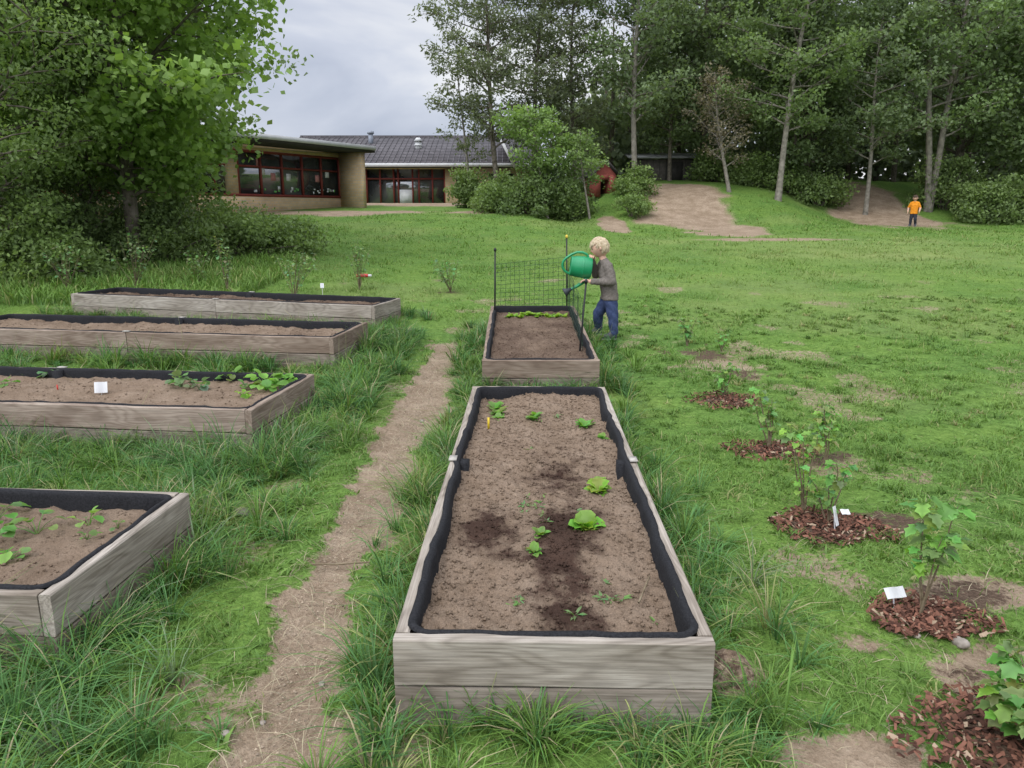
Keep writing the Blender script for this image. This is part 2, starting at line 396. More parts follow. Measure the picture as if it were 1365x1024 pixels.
# coarse tussocks scattered through the mown lawn
n = 5200; y = R.uniform(1.6, 12, n); x = R.uniform(-1, 9, n); k = (x < .76 * y + .6) & keep_lawn(x, y) & (fbm(x * 1.9, y * 1.9, 95) > .5) & (x > .8); x = x[k]; y = y[k]
B0 = 16; X1 = np.repeat(x, B0) + R.normal(0, .02, len(x) * B0); Y1 = np.repeat(y, B0) + R.normal(0, .02, len(x) * B0); m1 = len(X1)
c1 = np.repeat(grass_cols(len(x), x, y) * (.7 + .5 * R.random((len(x), 1))), B0, 0)
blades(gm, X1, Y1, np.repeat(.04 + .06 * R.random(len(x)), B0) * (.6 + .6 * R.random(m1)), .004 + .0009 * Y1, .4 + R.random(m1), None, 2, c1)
gm.build('lawn_grass', [M_grass])

def longprob(x, y):
    d = beds_sd(x, y); n = fbm(x * 2.2, y * 2.2, 81)
    p = 1.3 * (1 - sst(.04, .3, d))
    strip = (1 - sst(-1.2, -1.04, x)) * (y < 9.3) * (y > 1.3) * sst(.38, .58, n)
    p = np.maximum(p, strip * .8)
    p = np.maximum(p, .8 * (1 - sst(.15, .6, d)) * sst(.38, .55, n))
    p = p * (d > .015)
    p = p * sst(.75, 1.05, np.abs(x - pathx(y)) / np.interp(y, _py, _pw))
    p = np.where((x > .7) & (d > .2), p * .35, p)
    return p
n = 22000; x = R.uniform(-6.5, 1.3, n); y = R.uniform(1.5, 11.5, n)
k = (R.random(n) < longprob(x, y) * .62) & (soil_mask(x, y) < .5) & (x > -.76 * y - 1); x = x[k]; y = y[k]
tm = MB(); nt_ = len(x); d = beds_sd(x, y)
big = R.random(nt_)
th = (.10 + .27 * big ** 2.2) * (.6 + .9 * fbm(x * 1.3, y * 1.3, 83))
th = np.where((x > -.58) & (x < .9), th * .85, th)
th = np.where(d > .5, th * .85, th)
th = np.where(y > 8.8, th * .75, th)
th = np.where((y < 2.2) & (np.abs(x) < .8), np.minimum(th, .22), th)
tc_ = grass_cols(nt_, x, y)
tint = np.where((R.random(nt_) < .5)[:, None], np.array([[.66, .86, 1.15]]), np.array([[.95, 1.0, .9]]))
tc_ = tc_ * tint * (1.1 - .25 * big)[:, None]
B = 34
rx = np.repeat(x, B); ry = np.repeat(y, B); m_ = len(rx); az = R.random(m_) * 6.283; rr = R.random(m_) * .04
hh = np.repeat(th, B) * (.45 + .7 * R.random(m_)); le = .3 + 1.1 * R.random(m_)
cc = np.repeat(tc_, B, 0) * (.65 + .65 * R.random(m_))[:, None]
dry = R.random(m_) < .06; cc[dry] = np.array([.38, .33, .19])
X2 = rx + np.cos(az) * rr; Y2 = ry + np.sin(az) * rr
ok = beds_sd(X2, Y2) > .006
far = Y2 > 5.5
o1 = ok & ~far; o2 = ok & far
blades(tm, X2[o1], Y2[o1], hh[o1], .0035 + .003 * R.random(o1.sum()), le[o1], az[o1], 3, cc[o1])
blades(tm, X2[o2], Y2[o2], hh[o2], .007 + .004 * R.random(o2.sum()), le[o2], az[o2], 2, cc[o2])
ks = R.random(nt_) < .12; xs_, ys_ = x[ks], y[ks]
blades(tm, xs_, ys_, th[ks] * 1.6, np.full(ks.sum(), .003), .15 + .3 * R.random(ks.sum()), None, 3, np.tile([.3, .31, .15], (ks.sum(), 1)))
n = 30000; x = R.uniform(-13, -4.2, n); y = R.uniform(11, 18, n)
k = (x < -.0 - y * .32 + fbm(x, y, 88) * 1.5) ; x = x[k]; y = y[k]
blades(tm, x, y, .1 + .3 * R.random(len(x)) * (.4 + fbm(x, y, 89)), .012 + .01 * R.random(len(x)), .2 + .8 * R.random(len(x)), None, 3)
tm.build('long_grass_tufts', [M_grass])

# ------------------------------------------------------------ raised beds
def board(name, p0, p1, z0, z1, th, mat, parent, bev=.005):
    p0 = Vector((*p0, 0)); p1 = Vector((*p1, 0)); L = (p1 - p0).length; ang = math.atan2(p1.y - p0.y, p1.x - p0.x)
    me = bpy.data.meshes.new(name); nseg = max(2, int(L / .15)); V = []; F = []
    hz = (z1 - z0) / 2
    w2, ph = random.uniform(1, 3), random.uniform(0, 6)
    prof = [(-th/2 + bev, -hz), (th/2 - bev, -hz), (th/2, -hz + bev), (th/2, hz - bev), (th/2 - bev, hz), (-th/2 + bev, hz), (-th/2, hz - bev), (-th/2, -hz + bev)]
    for i in range(nseg + 1):
        xx = -L / 2 + L * i / nseg; dy = .0035 * math.sin(xx * w2 + ph); dz = .002 * math.sin(xx * 5 + ph)
        for (a, c) in prof: V.append((xx, a + dy, c + dz))
    for i in range(nseg):
        for j in range(8):
            p = i * 8 + j; q = i * 8 + (j + 1) % 8; F.append((p, q, q + 8, p + 8))
    F.append(tuple(range(7, -1, -1))); F.append(tuple(nseg * 8 + j for j in range(8)))
    me.from_pydata(V, [], F); me.materials.append(mat)
    ob = bpy.data.objects.new(name, me); col.objects.link(ob); ob.parent = parent
    c = (p0 + p1) / 2; ob.location = (c.x, c.y, (z0 + z1) / 2); ob.rotation_euler = (random.uniform(-.012, .012), 0, ang); return ob

SOILZ = .225
def soil_height(b, u, v):
    s = ord(b['k'][-1]) * 7
    e = np.minimum(b['L'] / 2 - np.abs(u), b['W'] / 2 - np.abs(v))
    z = SOILZ + .06 * (fbm(u * 2.6, v * 2.6, s, 3) - .5) + .04 * (fbm(u * 11, v * 11, s + 3, 4) - .5) + .02 * (vn(u * 45, v * 45, s + 9) - .5)
    return z + .015 * np.exp(-e / .05)
def wet(b, u, v):
    if b['k'] == 'A':
        a = math.radians(b['a']); wx = b['c'][0] + u * math.cos(a) - v * math.sin(a); wy = b['c'][1] + u * math.sin(a) + v * math.cos(a)
        n = fbm(wx * 5, wy * 5, 5) - .5; n2 = fbm(wx * 17, wy * 17, 6) - .5; n = n + n2 * .8
        m = 1 - sst(.3, 1.5, np.hypot((wx - .22 - .04 * (wy - 3)) / .15, (wy - 2.95) / .85) + n * 1.7)
        m = np.maximum(m, 1 - sst(.3, 1.5, np.hypot((wx + .08) / .17, (wy - 3.05) / .22) + n * 1.5))
        return np.maximum(m, .6 * (1 - sst(.3, 1.4, np.hypot((wx - .24) / .2, (wy - 3.6) / .45) + n * 1.9)))
    if b['k'] in ('B', 'L4'): return .55 + .5 * (fbm(u * 4, v * 4, 8) - .5)
    if b['k'] == 'L3': return .2 + .6 * (fbm(u * 3, v * 3, 8) - .5)
    return .1 + .4 * (fbm(u * 3, v * 3, 8) - .5)
for b in BEDS:
    L, W = b['L'], b['W']; TH = .045; HT = .30
    E = empty('raised_garden_bed', (*b['c'], b['z']), (0, 0, 0))
    E.rotation_mode = 'QUATERNION'
    E.rotation_quaternion = (Matrix.Rotation(math.radians(b['a']), 3, 'Z') @ Matrix.Rotation(-b['tilt'], 3, 'Y')).to_quaternion()
    b['E'] = E
    mw = M_woodb if b['k'] in ('B', 'L3', 'L2') else M_wood
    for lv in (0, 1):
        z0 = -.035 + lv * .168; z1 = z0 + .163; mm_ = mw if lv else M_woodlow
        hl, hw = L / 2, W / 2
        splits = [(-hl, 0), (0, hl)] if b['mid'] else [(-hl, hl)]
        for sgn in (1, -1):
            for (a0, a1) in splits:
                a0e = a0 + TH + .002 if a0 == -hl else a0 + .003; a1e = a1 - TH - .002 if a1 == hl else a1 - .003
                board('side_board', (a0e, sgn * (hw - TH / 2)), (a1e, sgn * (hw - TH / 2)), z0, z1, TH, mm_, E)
            board('end_board', (sgn * (hl - TH / 2), -hw), (sgn * (hl - TH / 2), hw), z0, z1, TH, mm_, E)
    path = []; hl, hw = L / 2, W / 2; rc = .095; ins = .012
    for (cx, cy, a0) in [(hl - ins - rc, hw - ins - rc, 0), (-hl + ins + rc, hw - ins - rc, 90), (-hl + ins + rc, -hw + ins + rc, 180), (hl - ins - rc, -hw + ins + rc, 270)]:
        for i in range(7):
            t = math.radians(a0 + i * 15); path.append((cx + rc * math.cos(t), cy + rc * math.sin(t), -math.cos(t), -math.sin(t)))
    dense = []
    for i in range(len(path)):
        p = path[i]; q = path[(i + 1) % len(path)]; dd = math.hypot(q[0] - p[0], q[1] - p[1]); k = max(1, int(dd / .03))
        for j in range(k):
            t = j / k; dense.append([p[m] * (1 - t) + q[m] * t for m in range(4)])
    D = np.array(dense); D[:, 2:] /= np.linalg.norm(D[:, 2:], axis=1)[:, None]
    arc = np.arange(len(D)) * .03
    top = HT - .002
    wv = (fbm(arc * 3, arc * 0, 5 + ord(b['k'][-1])) - .5); wv2 = (fbm(arc * 11, arc * 0 + 4, 6) - .5)
    sec = [(.020, -.004, .03), (.022, .004, .034), (.034, .007, .03), (.046, .002, .02), (.052, -.015, .03), (.056, -.06, .035), (.062, -.13, .02)]
    rows = []
    for i, (o_, z_, am) in enumerate(sec):
        oo = o_ + am * wv + am * .6 * wv2
        oo = np.maximum(oo, .002 if i < 3 else .047 - ins * .3)
        rows.append(np.stack([D[:, 0] + D[:, 2] * oo, D[:, 1] + D[:, 3] * oo, np.full(len(D), top + z_) + .012 * wv2 * (i != 0)], 1))
    V = np.stack(rows, 0).reshape(-1, 3); nD = len(D); F = []
    for i in range(len(sec) - 1):
        for j in range(nD):
            p = i * nD + j; q = i * nD + (j + 1) % nD; F += [(p, p + nD, q + nD), (p, q + nD, q)]
    m2 = MB(); m2.add(V, F); ob = m2.build('liner', [M_liner], E, smooth=True)
    m3 = MB()
    if b['mid']:
        for sgn in (1, -1):
            ya, yb = sorted((sgn * (hw - TH - .006), sgn * (hw - TH - .06)))
            m3.box((-.04, ya, .0), (.04, yb, HT - .01), 0)
            m3.box((-.035, min(sgn * (hw + .001), sgn * (hw - .04)), HT + .001), (.035, max(sgn * (hw + .001), sgn * (hw - .04)), HT + .010), 1)
        m3.build('mid_posts', [M_liner, M_woodtop], E)
    st = .016 if b['k'] == 'A' else .028
    us = np.arange(-L / 2 + .05, L / 2 - .049, st); vs = np.arange(-W / 2 + .05, W / 2 - .049, st)
    U, Vv = np.meshgrid(us, vs); Zs = soil_height(b, U, Vv); Wt = wet(b, U, Vv)
    idx = np.arange(U.size).reshape(U.shape); a_, b_, c_, d_ = idx[:-1, :-1].ravel(), idx[:-1, 1:].ravel(), idx[1:, 1:].ravel(), idx[1:, :-1].ravel()
    m4 = MB(); m4.add(np.stack([U.ravel(), Vv.ravel(), Zs.ravel()], 1), np.vstack([np.stack([a_, b_, c_], 1), np.stack([a_, c_, d_], 1)]), 0, np.stack([Wt.ravel()] * 3, 1))
    nc = {'A': 14000, 'B': 3000, 'L1': 5000}.get(b['k'], 3500); cu = R.uniform(us[0], us[-1], nc); cv = R.uniform(vs[0], vs[-1], nc)
    cr = .002 + .009 * R.random(nc) ** 4
    cz = soil_height(b, cu, cv) + cr * .3; octa = np.array([(1, 0, 0), (-1, 0, 0), (0, 1, 0), (0, -1, 0), (0, 0, .8), (0, 0, -.8)])
    ta = R.random(nc) * 6.28; ca, sa = np.cos(ta)[:, None], np.sin(ta)[:, None]
    O = octa[None] * (.6 + .7 * R.random((nc, 6, 1))); OX = O[..., 0] * ca - O[..., 1] * sa; OY = O[..., 0] * sa + O[..., 1] * ca
    V = np.stack([cu[:, None] + OX * cr[:, None], cv[:, None] + OY * cr[:, None], cz[:, None] + O[..., 2] * cr[:, None]], 2).reshape(-1, 3)
    fo = np.array([(0, 2, 4), (2, 1, 4), (1, 3, 4), (3, 0, 4), (2, 0, 5), (1, 2, 5), (3, 1, 5), (0, 3, 5)])
    F = (fo[None] + (np.arange(nc) * 6)[:, None, None]).reshape(-1, 3)
    wc = np.repeat(wet(b, cu, cv), 6)
    m4.add(V, F, 0, np.stack([wc] * 3, 1)); m4.build('soil', [M_soil], E, smooth=True)

def bed_z(b, x, y):
    u, v = bed_local(b, np.array([x]), np.array([y]))
    return b['z'] + float(soil_height(b, u, v)[0]) + float(u[0]) * math.sin(b['tilt'])
BD = {b['k']: b for b in BEDS}

# ------------------------------------------------------------ leaves
SH = {
    'oval': [(0, 0), (.25, .32), (.55, .42), (.85, .25), (1, 0)],
    'round': [(0, 0), (.1, .35), (.45, .55), (.8, .42), (1, 0)],
    'frill': [(0, .04), (.2, .22), (.4, .5), (.5, .42), (.65, .62), (.8, .5), (.92, .5), (1.02, .12)],
    'lobed': [(0, .04), (-.08, .32), (.2, .52), (.32, .3), (.62, .46), (.72, .22), (1, 0)],
    'narrow': [(0, 0), (.3, .14), (.7, .12), (1, 0)],
}
def leaf(mb, o, d, up, L, shape, c, m=0, fold=.25, droop=.3, wav=0):
    d = Vector(d).normalized(); up = Vector(up); s = d.cross(up)
    if s.length < 1e-4: s = Vector((1, 0, 0))
    s.normalize(); n = s.cross(d).normalized(); o = Vector(o); pr = SH[shape]
    V = []; C = []
    for i, (t, w) in enumerate(pr):
        ctr = o + d * t * L + n * (-droop * t * t * L)
        wz = random.uniform(-wav, wav) * L
        V += [ctr, ctr + s * w * L + n * (fold * w * L + wz), ctr - s * w * L + n * (fold * w * L - wz)]
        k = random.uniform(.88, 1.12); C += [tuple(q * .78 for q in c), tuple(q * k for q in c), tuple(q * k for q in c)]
    F = []
    for i in range(len(pr) - 1):
        a, e = 3 * i, 3 * i + 3
        F += [(a, a + 1, e + 1), (a, e + 1, e), (a, e, e + 2), (a, e + 2, a + 2)]
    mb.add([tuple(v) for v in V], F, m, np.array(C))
LG = (.25, .44, .06); MG = (.14, .26, .06)
def rosette(name, x, y, z, n, L, shape, c, tilt=(20, 65), stalk=0, wav=.08, fold=.25):
    mb = MB()
    for i in range(n):
        az = i * 2.4 + random.uniform(-.3, .3); el = math.radians(random.uniform(*tilt)); l = L * random.uniform(.6, 1.15)
        d = Vector((math.cos(az) * math.cos(el), math.sin(az) * math.cos(el), math.sin(el)))
        o = Vector((x, y, z - .004)); cc = tuple(q * random.uniform(.75, 1.2) for q in c)
        if stalk:
            sl = stalk * random.uniform(.6, 1.2); e = o + d * sl
            mb.tube([tuple(o), tuple(o + d * sl * .5 + Vector((0, 0, .1 * sl))), tuple(e)], [.0018, .0016, .0012], 4, 0, cc)
            d2 = Vector((d.x, d.y, d.z * .1 + random.uniform(-.35, .35))); leaf(mb, e, d2, (random.uniform(-.3, .3), random.uniform(-.3, .3), 1), l, shape, cc, 0, fold, .25, wav)
        else:
            leaf(mb, o + Vector((d.x, d.y, 0)) * .005, d, (0, 0, 1), l, shape, cc, 0, fold, .45, wav)
    return mb.build(name, [M_leaf])
A = BD['A']
for (x, y, n, L) in [(.325, 3.1, 26, .074), (.44, 3.58, 20, .066), (.445, 3.72, 14, .055)]:
    rosette('lettuce_plant', x, y, bed_z(A, x, y), n, L, 'frill', LG, (10, 82), 0, .16)
for (x, y, n, L) in [(.12, 3.0, 12, .043), (.09, 2.83, 12, .043), (.46, 4.66, 13, .07), (.14, 4.83, 13, .07), (-.1, 5.05, 11, .08), (-.12, 5.2, 10, .07), (.55, 4.42, 10, .055), (.16, 4.9, 9, .06), (.5, 4.72, 9, .05), (-.09, 4.9, 8, .05)]:
    rosette('lettuce_seedling', x, y, bed_z(A, x, y), n, L, 'oval', (.19, .36, .07), (20, 75), 0, .08)
for i, (x, y) in enumerate([(.02, 2.48), (.33, 2.5), (.36, 2.48), (.40, 2.49), (.22, 2.36), (.1, 3.45), (.13, 3.42), (.06, 3.3), (.15, 3.52), (.3, 3.3), (.5, 2.35), (.35, 2.62), (.1, 4.2), (.3, 4.9), (.0, 2.45), (.06, 3.38), (.16, 3.2), (.05, 3.4), (.12, 3.35), (.15, 3.28), (.08, 3.5)]):
    rosette('weed_seedling', x, y, bed_z(A, x, y), 9, .034, 'narrow', (.17, .3, .1), (5, 50))
Bb = BD['B']; mbs = MB()
for i in range(46):
    x = random.uniform(-.08, .66); y = random.uniform(8.9, 9.12); z = bed_z(Bb, x, y)
    for k in range(8):
        az = random.random() * 6.28; el = random.uniform(.3, 1.2)
        leaf(mbs, (x, y, z), (math.cos(az) * math.cos(el), math.sin(az) * math.cos(el), math.sin(el)), (0, 0, 1), random.uniform(.03, .06), 'oval', (.24 * random.uniform(.8, 1.3), .40, .05), 0, .2, .3)
mbs.build('radish_seedling_row', [M_leaf])
for (x, y, n, L, s, c) in [(-2.08, 3.05, 8, .06, .1, (.17, .3, .08)), (-2.22, 2.98, 8, .068, .1, (.15, .28, .07)), (-1.9, 3.14, 7, .045, .08, (.2, .34, .08)), (-2.02, 2.78, 8, .052, .05, (.2, .34, .09)), (-2.35, 3.2, 7, .06, .1, MG), (-1.82, 2.98, 5, .03, .04, MG), (-2.55, 2.8, 7, .055, .08, MG), (-1.75, 3.1, 4, .026, .03, MG)]:
    rosette('strawberry_plant', x, y, bed_z(BD['L1'], x, y), n, L, 'round', c, (25, 78), s, .05)
for (x, y, n, L, s, c) in [(-2.63, 5.8, 16, .075, .09, (.17, .28, .13)), (-2.45, 5.72, 12, .07, .08, (.16, .27, .12)), (-2.3, 6.02, 13, .075, .09, MG), (-1.93, 5.72, 18, .09, .12, (.2, .39, .07)), (-1.82, 5.8, 16, .085, .12, (.18, .37, .06)), (-2.02, 5.5, 8, .05, .05, LG), (-3.9, 6.2, 10, .07, .06, (.13, .24, .1)), (-4.1, 5.9, 8, .06, .06, MG), (-2.1, 5.75, 7, .05, .04, MG)]:
    rosette('leafy_vegetable_plant', x, y, bed_z(BD['L2'], x, y), n, L, 'round', c, (20, 80), s, .06)

# ------------------------------------------------------------ mulch, currant shrubs, tags
for (cx, cy, r) in MULCH:
    n = 950 if cy < 4 else 600; rr = r * 1.25 * R.random(n) ** .6; az = R.random(n) * 6.283
    rr = rr * (.45 + 1.1 * fbm(np.cos(az) * 1.8 + cx * 7, np.sin(az) * 1.8 + cy, 77))
    x = cx + rr * np.cos(az) * 1.25; y = cy + rr * np.sin(az); z = H(x, y) + .004 + .02 * R.random(n) * np.exp(-(rr / r) ** 2) + .012
    l = .006 + .015 * R.random(n) ** 1.5; w = .003 + .006 * R.random(n); a2 = R.random(n) * 6.283; ti = R.normal(0, .5, n); ti2 = R.normal(0, .45, n)
    d1 = np.stack([np.cos(a2), np.sin(a2), ti], 1) * l[:, None]; d2 = np.stack([-np.sin(a2), np.cos(a2), ti2], 1) * w[:, None]
    c0 = np.stack([x, y, z], 1); up = np.array([0, 0, .003])
    V = np.stack([c0 - d1 - d2, c0 + d1 - d2 * .6, c0 + d1 + d2, c0 - d1 * .8 + d2, c0 + up * 2], 1).reshape(-1, 3)
    F = (np.array([(0, 1, 4), (1, 2, 4), (2, 3, 4), (3, 0, 4)])[None] + (np.arange(n) * 5)[:, None, None]).reshape(-1, 3)
    t = (R.random(n) ** 1.5)[:, None]; C = np.array([.045, .021, .014]) * (1 - t) + np.array([.21, .095, .062]) * t
    C[R.random(n) < .06] = (.3, .22, .15)
    mm = MB(); mm.add(V, F, 0, np.repeat(C, 5, 0)); mm.build('bark_mulch_patch', [M_chip])
def shrub(name, x, y, h, spread, nst, nl, L, c, shape='lobed', lo=.35, az0=None):
    mb = MB(); z = Hs(x, y)
    for s in range(nst):
        az = random.random() * 6.28; hh = h * random.uniform(.65, 1.05); sp_ = spread * random.uniform(.2, 1)
        pts = [(x + math.cos(az) * sp_ * t ** 1.2 + random.uniform(-.01, .01), y + math.sin(az) * sp_ * t ** 1.2, z + hh * t) for t in (0, .3, .6, .85, 1)]
        mb.tube(pts, [.005, .0045, .0035, .0025, .0015], 5, 1)
        for i in range(nl):
            t = random.uniform(lo, 1); k = min(3, int(t * 4)); a, e = Vector(pts[k]), Vector(pts[k + 1]); p = a.lerp(e, random.random())
            a2 = random.random() * 6.28; el = random.uniform(-.1, .9)
            d = Vector((math.cos(a2) * math.cos(el), math.sin(a2) * math.cos(el), math.sin(el)))
            q = p + d * L * random.uniform(.4, 1.1); cc = tuple(w * random.uniform(.7, 1.3) for w in c)
            mb.tube([tuple(p), tuple(q)], [.0014, .001], 3, 0, cc)
            leaf(mb, q, Vector((d.x, d.y, random.uniform(-.6, .4))), (random.uniform(-.4, .4), random.uniform(-.4, .4), 1), L * random.uniform(.5, 1.15), shape, cc, 0, .15, .35, .04)
    return mb.build(name, [M_leaf, M_stem])
shrub('currant_bush', 1.58, 1.98, .28, .2, 9, 20, .055, (.18, .32, .08))
shrub('currant_bush', 1.64, 2.72, .46, .13, 4, 15, .062, (.19, .34, .085), lo=.6)
shrub('currant_bush', 1.64, 3.62, .38, .14, 4, 16, .045, (.18, .32, .085))
shrub('currant_bush', 1.58, 3.8, .5, .14, 4, 14, .045, (.25, .4, .1))
shrub('currant_bush', 1.76, 4.9, .42, .16, 5, 18, .045, (.2, .34, .1))
shrub('currant_bush', 2.02, 4.6, .42, .14, 4, 18, .05, (.25, .4, .11))
shrub('currant_bush', 1.83, 6.3, .3, .1, 5, 16, .045, (.2, .36, .1))
shrub('currant_bush', 1.98, 8.35, .33, .12, 5, 14, .05, (.18, .31, .09))
shrub('currant_bush', 2.3, 8.1, .2, .08, 4, 9, .045, (.19, .32, .08))
for (x, y, h, n, s) in [(-1.0, 12.3, .55, 11, .4), (-2.55, 12.6, .8, 9, .25), (-3.4, 11.7, .75, 12, .4), (-4.5, 11.9, .9, 9, .2), (-6.2, 12.4, 1.0, 12, .4), (-5.5, 13.2, .6, 8, .3), (-7.2, 12.2, .8, 10, .35)]:
    shrub('berry_bush', x, y, h, s, n, 18, .055, (.2, .3, .12), 'oval')
def tag(x, y, z, w, h, rz, tilt, stake=True):
    m = MB(); T = Matrix.Translation((x, y, z)) @ Matrix.Rotation(rz, 4, 'Z') @ Matrix.Rotation(tilt, 4, 'X')
    nn = 6
    for i in range(nn):
        a = -w / 2 + w * i / nn; b2 = a + w / nn
        f = lambda q: .08 * w * math.sin(q / w * 5)
        vs_ = [T @ Vector((a, f(a), 0)), T @ Vector((b2, f(b2), 0)), T @ Vector((b2, f(b2), h)), T @ Vector((a, f(a), h))]
        m.quad(*[tuple(v) for v in vs_])
    if stake: m.tube([(x, y, z - .12), tuple(T @ Vector((0, .003, h * .8)))], .003, 5, 0)
    m.build('plant_label', [M_white])
tag(-3.17, 5.62, bed_z(BD['L2'], -3.2, 5.65) + .02, .09, .085, .25, -.3)
tag(1.64, 3.52, .05, .03, .1, .6, -.3); tag(1.67, 3.5, .12, .05, .03, .2, -.9, False)
tag(1.57, 2.78, .06, .10, .045, .25, -.7)
tag(-2.75, 10.9, .5, .05, .07, .2, -.3)
m = MB(); m.box((-.007, -.002, 0), (.007, .002, .085)); o_ = m.build('yellow_plant_marker', [simple('yellow_plastic', (.5, .36, .02), (.6, .42, .03), 5, .4, 0)]); o_.location = (-.15, 4.62, bed_z(A, -.15, 4.62) - .01)
m = MB(); m.box((-.005, -.002, 0), (.005, .002, .05)); o_ = m.build('red_plant_marker', [simple('red_plastic', (.4, .03, .02), (.45, .04, .03), 5, .4, 0)]); o_.location = (-3.55, 5.7, bed_z(BD['L2'], -3.55, 5.7) - .01)
m = MB(); m.tube([(-.14, 0, .035), (-.13, 0, .035), (.06, .01, .035), (.07, .01, .035)], [.02, .032, .032, .025], 12, 0, cap=True)
m.tube([(.068, .01, .035), (.13, .012, .035), (.135, .012, .035)], [.022, .022, .012], 12, 1, cap=True)
o_ = m.build('red_bottle', [simple('red_toy_plastic', (.4, .03, .03), (.5, .05, .04), 5, .4, 0), M_white], smooth=True); o_.location = (-2.72, 13.9, Hs(-2.72, 13.9) + .03)
for pts in [[(-.93, 3.2, .0), (-.82, 3.19, .004), (-.66, 3.2, .01)], [(1.75, 1.86, .06), (1.95, 1.78, .05)], [(-.75, 2.9, -.01), (-.7, 2.82, .0)], [(.45, 2.42, .24), (.52, 2.6, .25)]]:
    m = MB(); m.tube(pts, [.004] * len(pts), 5); m.build('twig', [M_stem])
def rock(name, x, y, z, r, mat, sq=.7):
    bm = bmesh.new(); bmesh.ops.create_icosphere(bm, subdivisions=3, radius=r)
    for v in bm.verts:
        f = 1 + .7 * (float(fbm(np.array([v.co.x / r * 1.5 + x * 9]), np.array([v.co.y / r * 1.5 + v.co.z / r]), 4)[0]) - .5); v.co *= f; v.co.z *= sq
    me = bpy.data.meshes.new(name); bm.to_mesh(me); bm.free(); me.materials.append(mat)
    for p in me.polygons: p.use_smooth = True
    ob = bpy.data.objects.new(name, me); col.objects.link(ob); ob.location = (x, y, z); return ob
M_rock = simple('pale_stone', (.16, .135, .11), (.3, .26, .22), 30, .9, .4)
for (x, y, r) in [(-1.45, 3.78, .035), (-1.4, 3.8, .028), (-1.49, 3.82, .022), (1.7, 2.55, .03), (-.9, 2.05, .015), (-.66, 2.3, .012), (-.8, 2.1, .01), (-.7, 5.6, .02), (1.56, 2.6, .015)]:
    rock('stone', x, y, Hs(x, y) + r * .2, r, M_rock)
n = 6500; y = R.uniform(1.4, 9, n); x = pathx(y) + R.normal(0, .14, n); r = .002 + .006 * R.random(n) ** 3; z = H(x, y) - .025
V = (np.array([(1, 0, 0), (-.5, .8, 0), (-.5, -.8, 0), (0, 0, .9)])[None] * r[:, None, None] + np.stack([x, y, z], 1)[:, None]).reshape(-1, 3)
F = (np.array([(0, 1, 3), (1, 2, 3), (2, 0, 3)])[None] + (np.arange(n) * 4)[:, None, None]).reshape(-1, 3)
mm = MB(); mm.add(V, F, 0, np.repeat(np.array([[.32, .25, .18]]) * (.5 + .8 * R.random((n, 1))), 4, 0))
n = 2600; y = R.uniform(1.4, 8.5, n); x = pathx(y) + R.normal(0, .2, n); k = R.random(n) < .3; x[k] = R.uniform(.9, 2.6, k.sum()); y[k] = R.uniform(1.7, 4, k.sum())
k2 = beds_sd(x, y) > .02; x = x[k2]; y = y[k2]
blades(mm, x, y, .025 + .05 * R.random(len(x)), np.full(len(x), .003), 1.6 + R.random(len(x)), None, 2, np.array([[.4, .34, .22]]) * (.4 + .8 * R.random((len(x), 1))), H(x, y) - .012)
mm.build('path_pebbles', [M_chip])

# ------------------------------------------------------------ stakes + wire mesh
M_black = simple('black_stake', (.01, .01, .01), (.02, .02, .02), 5, .5, 0)
M_yel = simple('yellow_cap', (.5, .38, .05), (.6, .42, .06), 5, .5, 0)
M_wire = simple('green_black_wire', (.012, .03, .018), (.02, .045, .028), 5, .5, 0)
def stake(x0, y0, z0, x1, y1, z1, mat, cap):
    m = MB(); m.tube([(x0, y0, z0), (x1, y1, z1)], [.009, .009], 8, 0, cap=True)
    m.tube([(x1, y1, z1 - .005), (x1, y1, z1 + .02), (x1, y1, z1 + .035)], [.015, .017, .006], 8, 1, cap=True)
    m.build('garden_stake', [mat, cap])
stake(-.21, 9.0, .2, -.2, 9.0, 1.13, M_black, M_black)
stake(.69, 9.35, .2, .67, 9.36, 1.27, M_black, M_yel)
stake(.64, 7.1, .1, .70, 7.12, .93, M_black, M_black)
m = MB()
def panel(p0, p1, zb0, zb1, h0, h1, nx_, nz_):
    for i in range(nx_ + 1):
        t = i / nx_; x = p0[0] * (1 - t) + p1[0] * t; y = p0[1] * (1 - t) + p1[1] * t; zb = zb0 * (1 - t) + zb1 * t; h = h0 * (1 - t) + h1 * t
        m.tube([(x, y, zb), (x + .01 * math.sin(i), y + .01 * math.cos(i * 2), zb + h)], .0018, 4)
    for j in range(nz_ + 1):
        s = j / nz_
        m.tube([(p0[0] * (1 - t) + p1[0] * t + .006 * math.sin(t * 9 + j), p0[1] * (1 - t) + p1[1] * t + .02 * math.sin(t * 7) * s, (zb0 + h0 * s) * (1 - t) + (zb1 + h1 * s) * t) for t in np.linspace(0, 1, 9)], .0018, 4)
panel((-.2, 9.28), (.69, 9.33), .40, .42, .55, .62, 15, 11)
panel((.69, 9.33), (.68, 7.12), .42, .28, .5, .42, 22, 7)
m.build('wire_mesh_trellis', [M_wire])

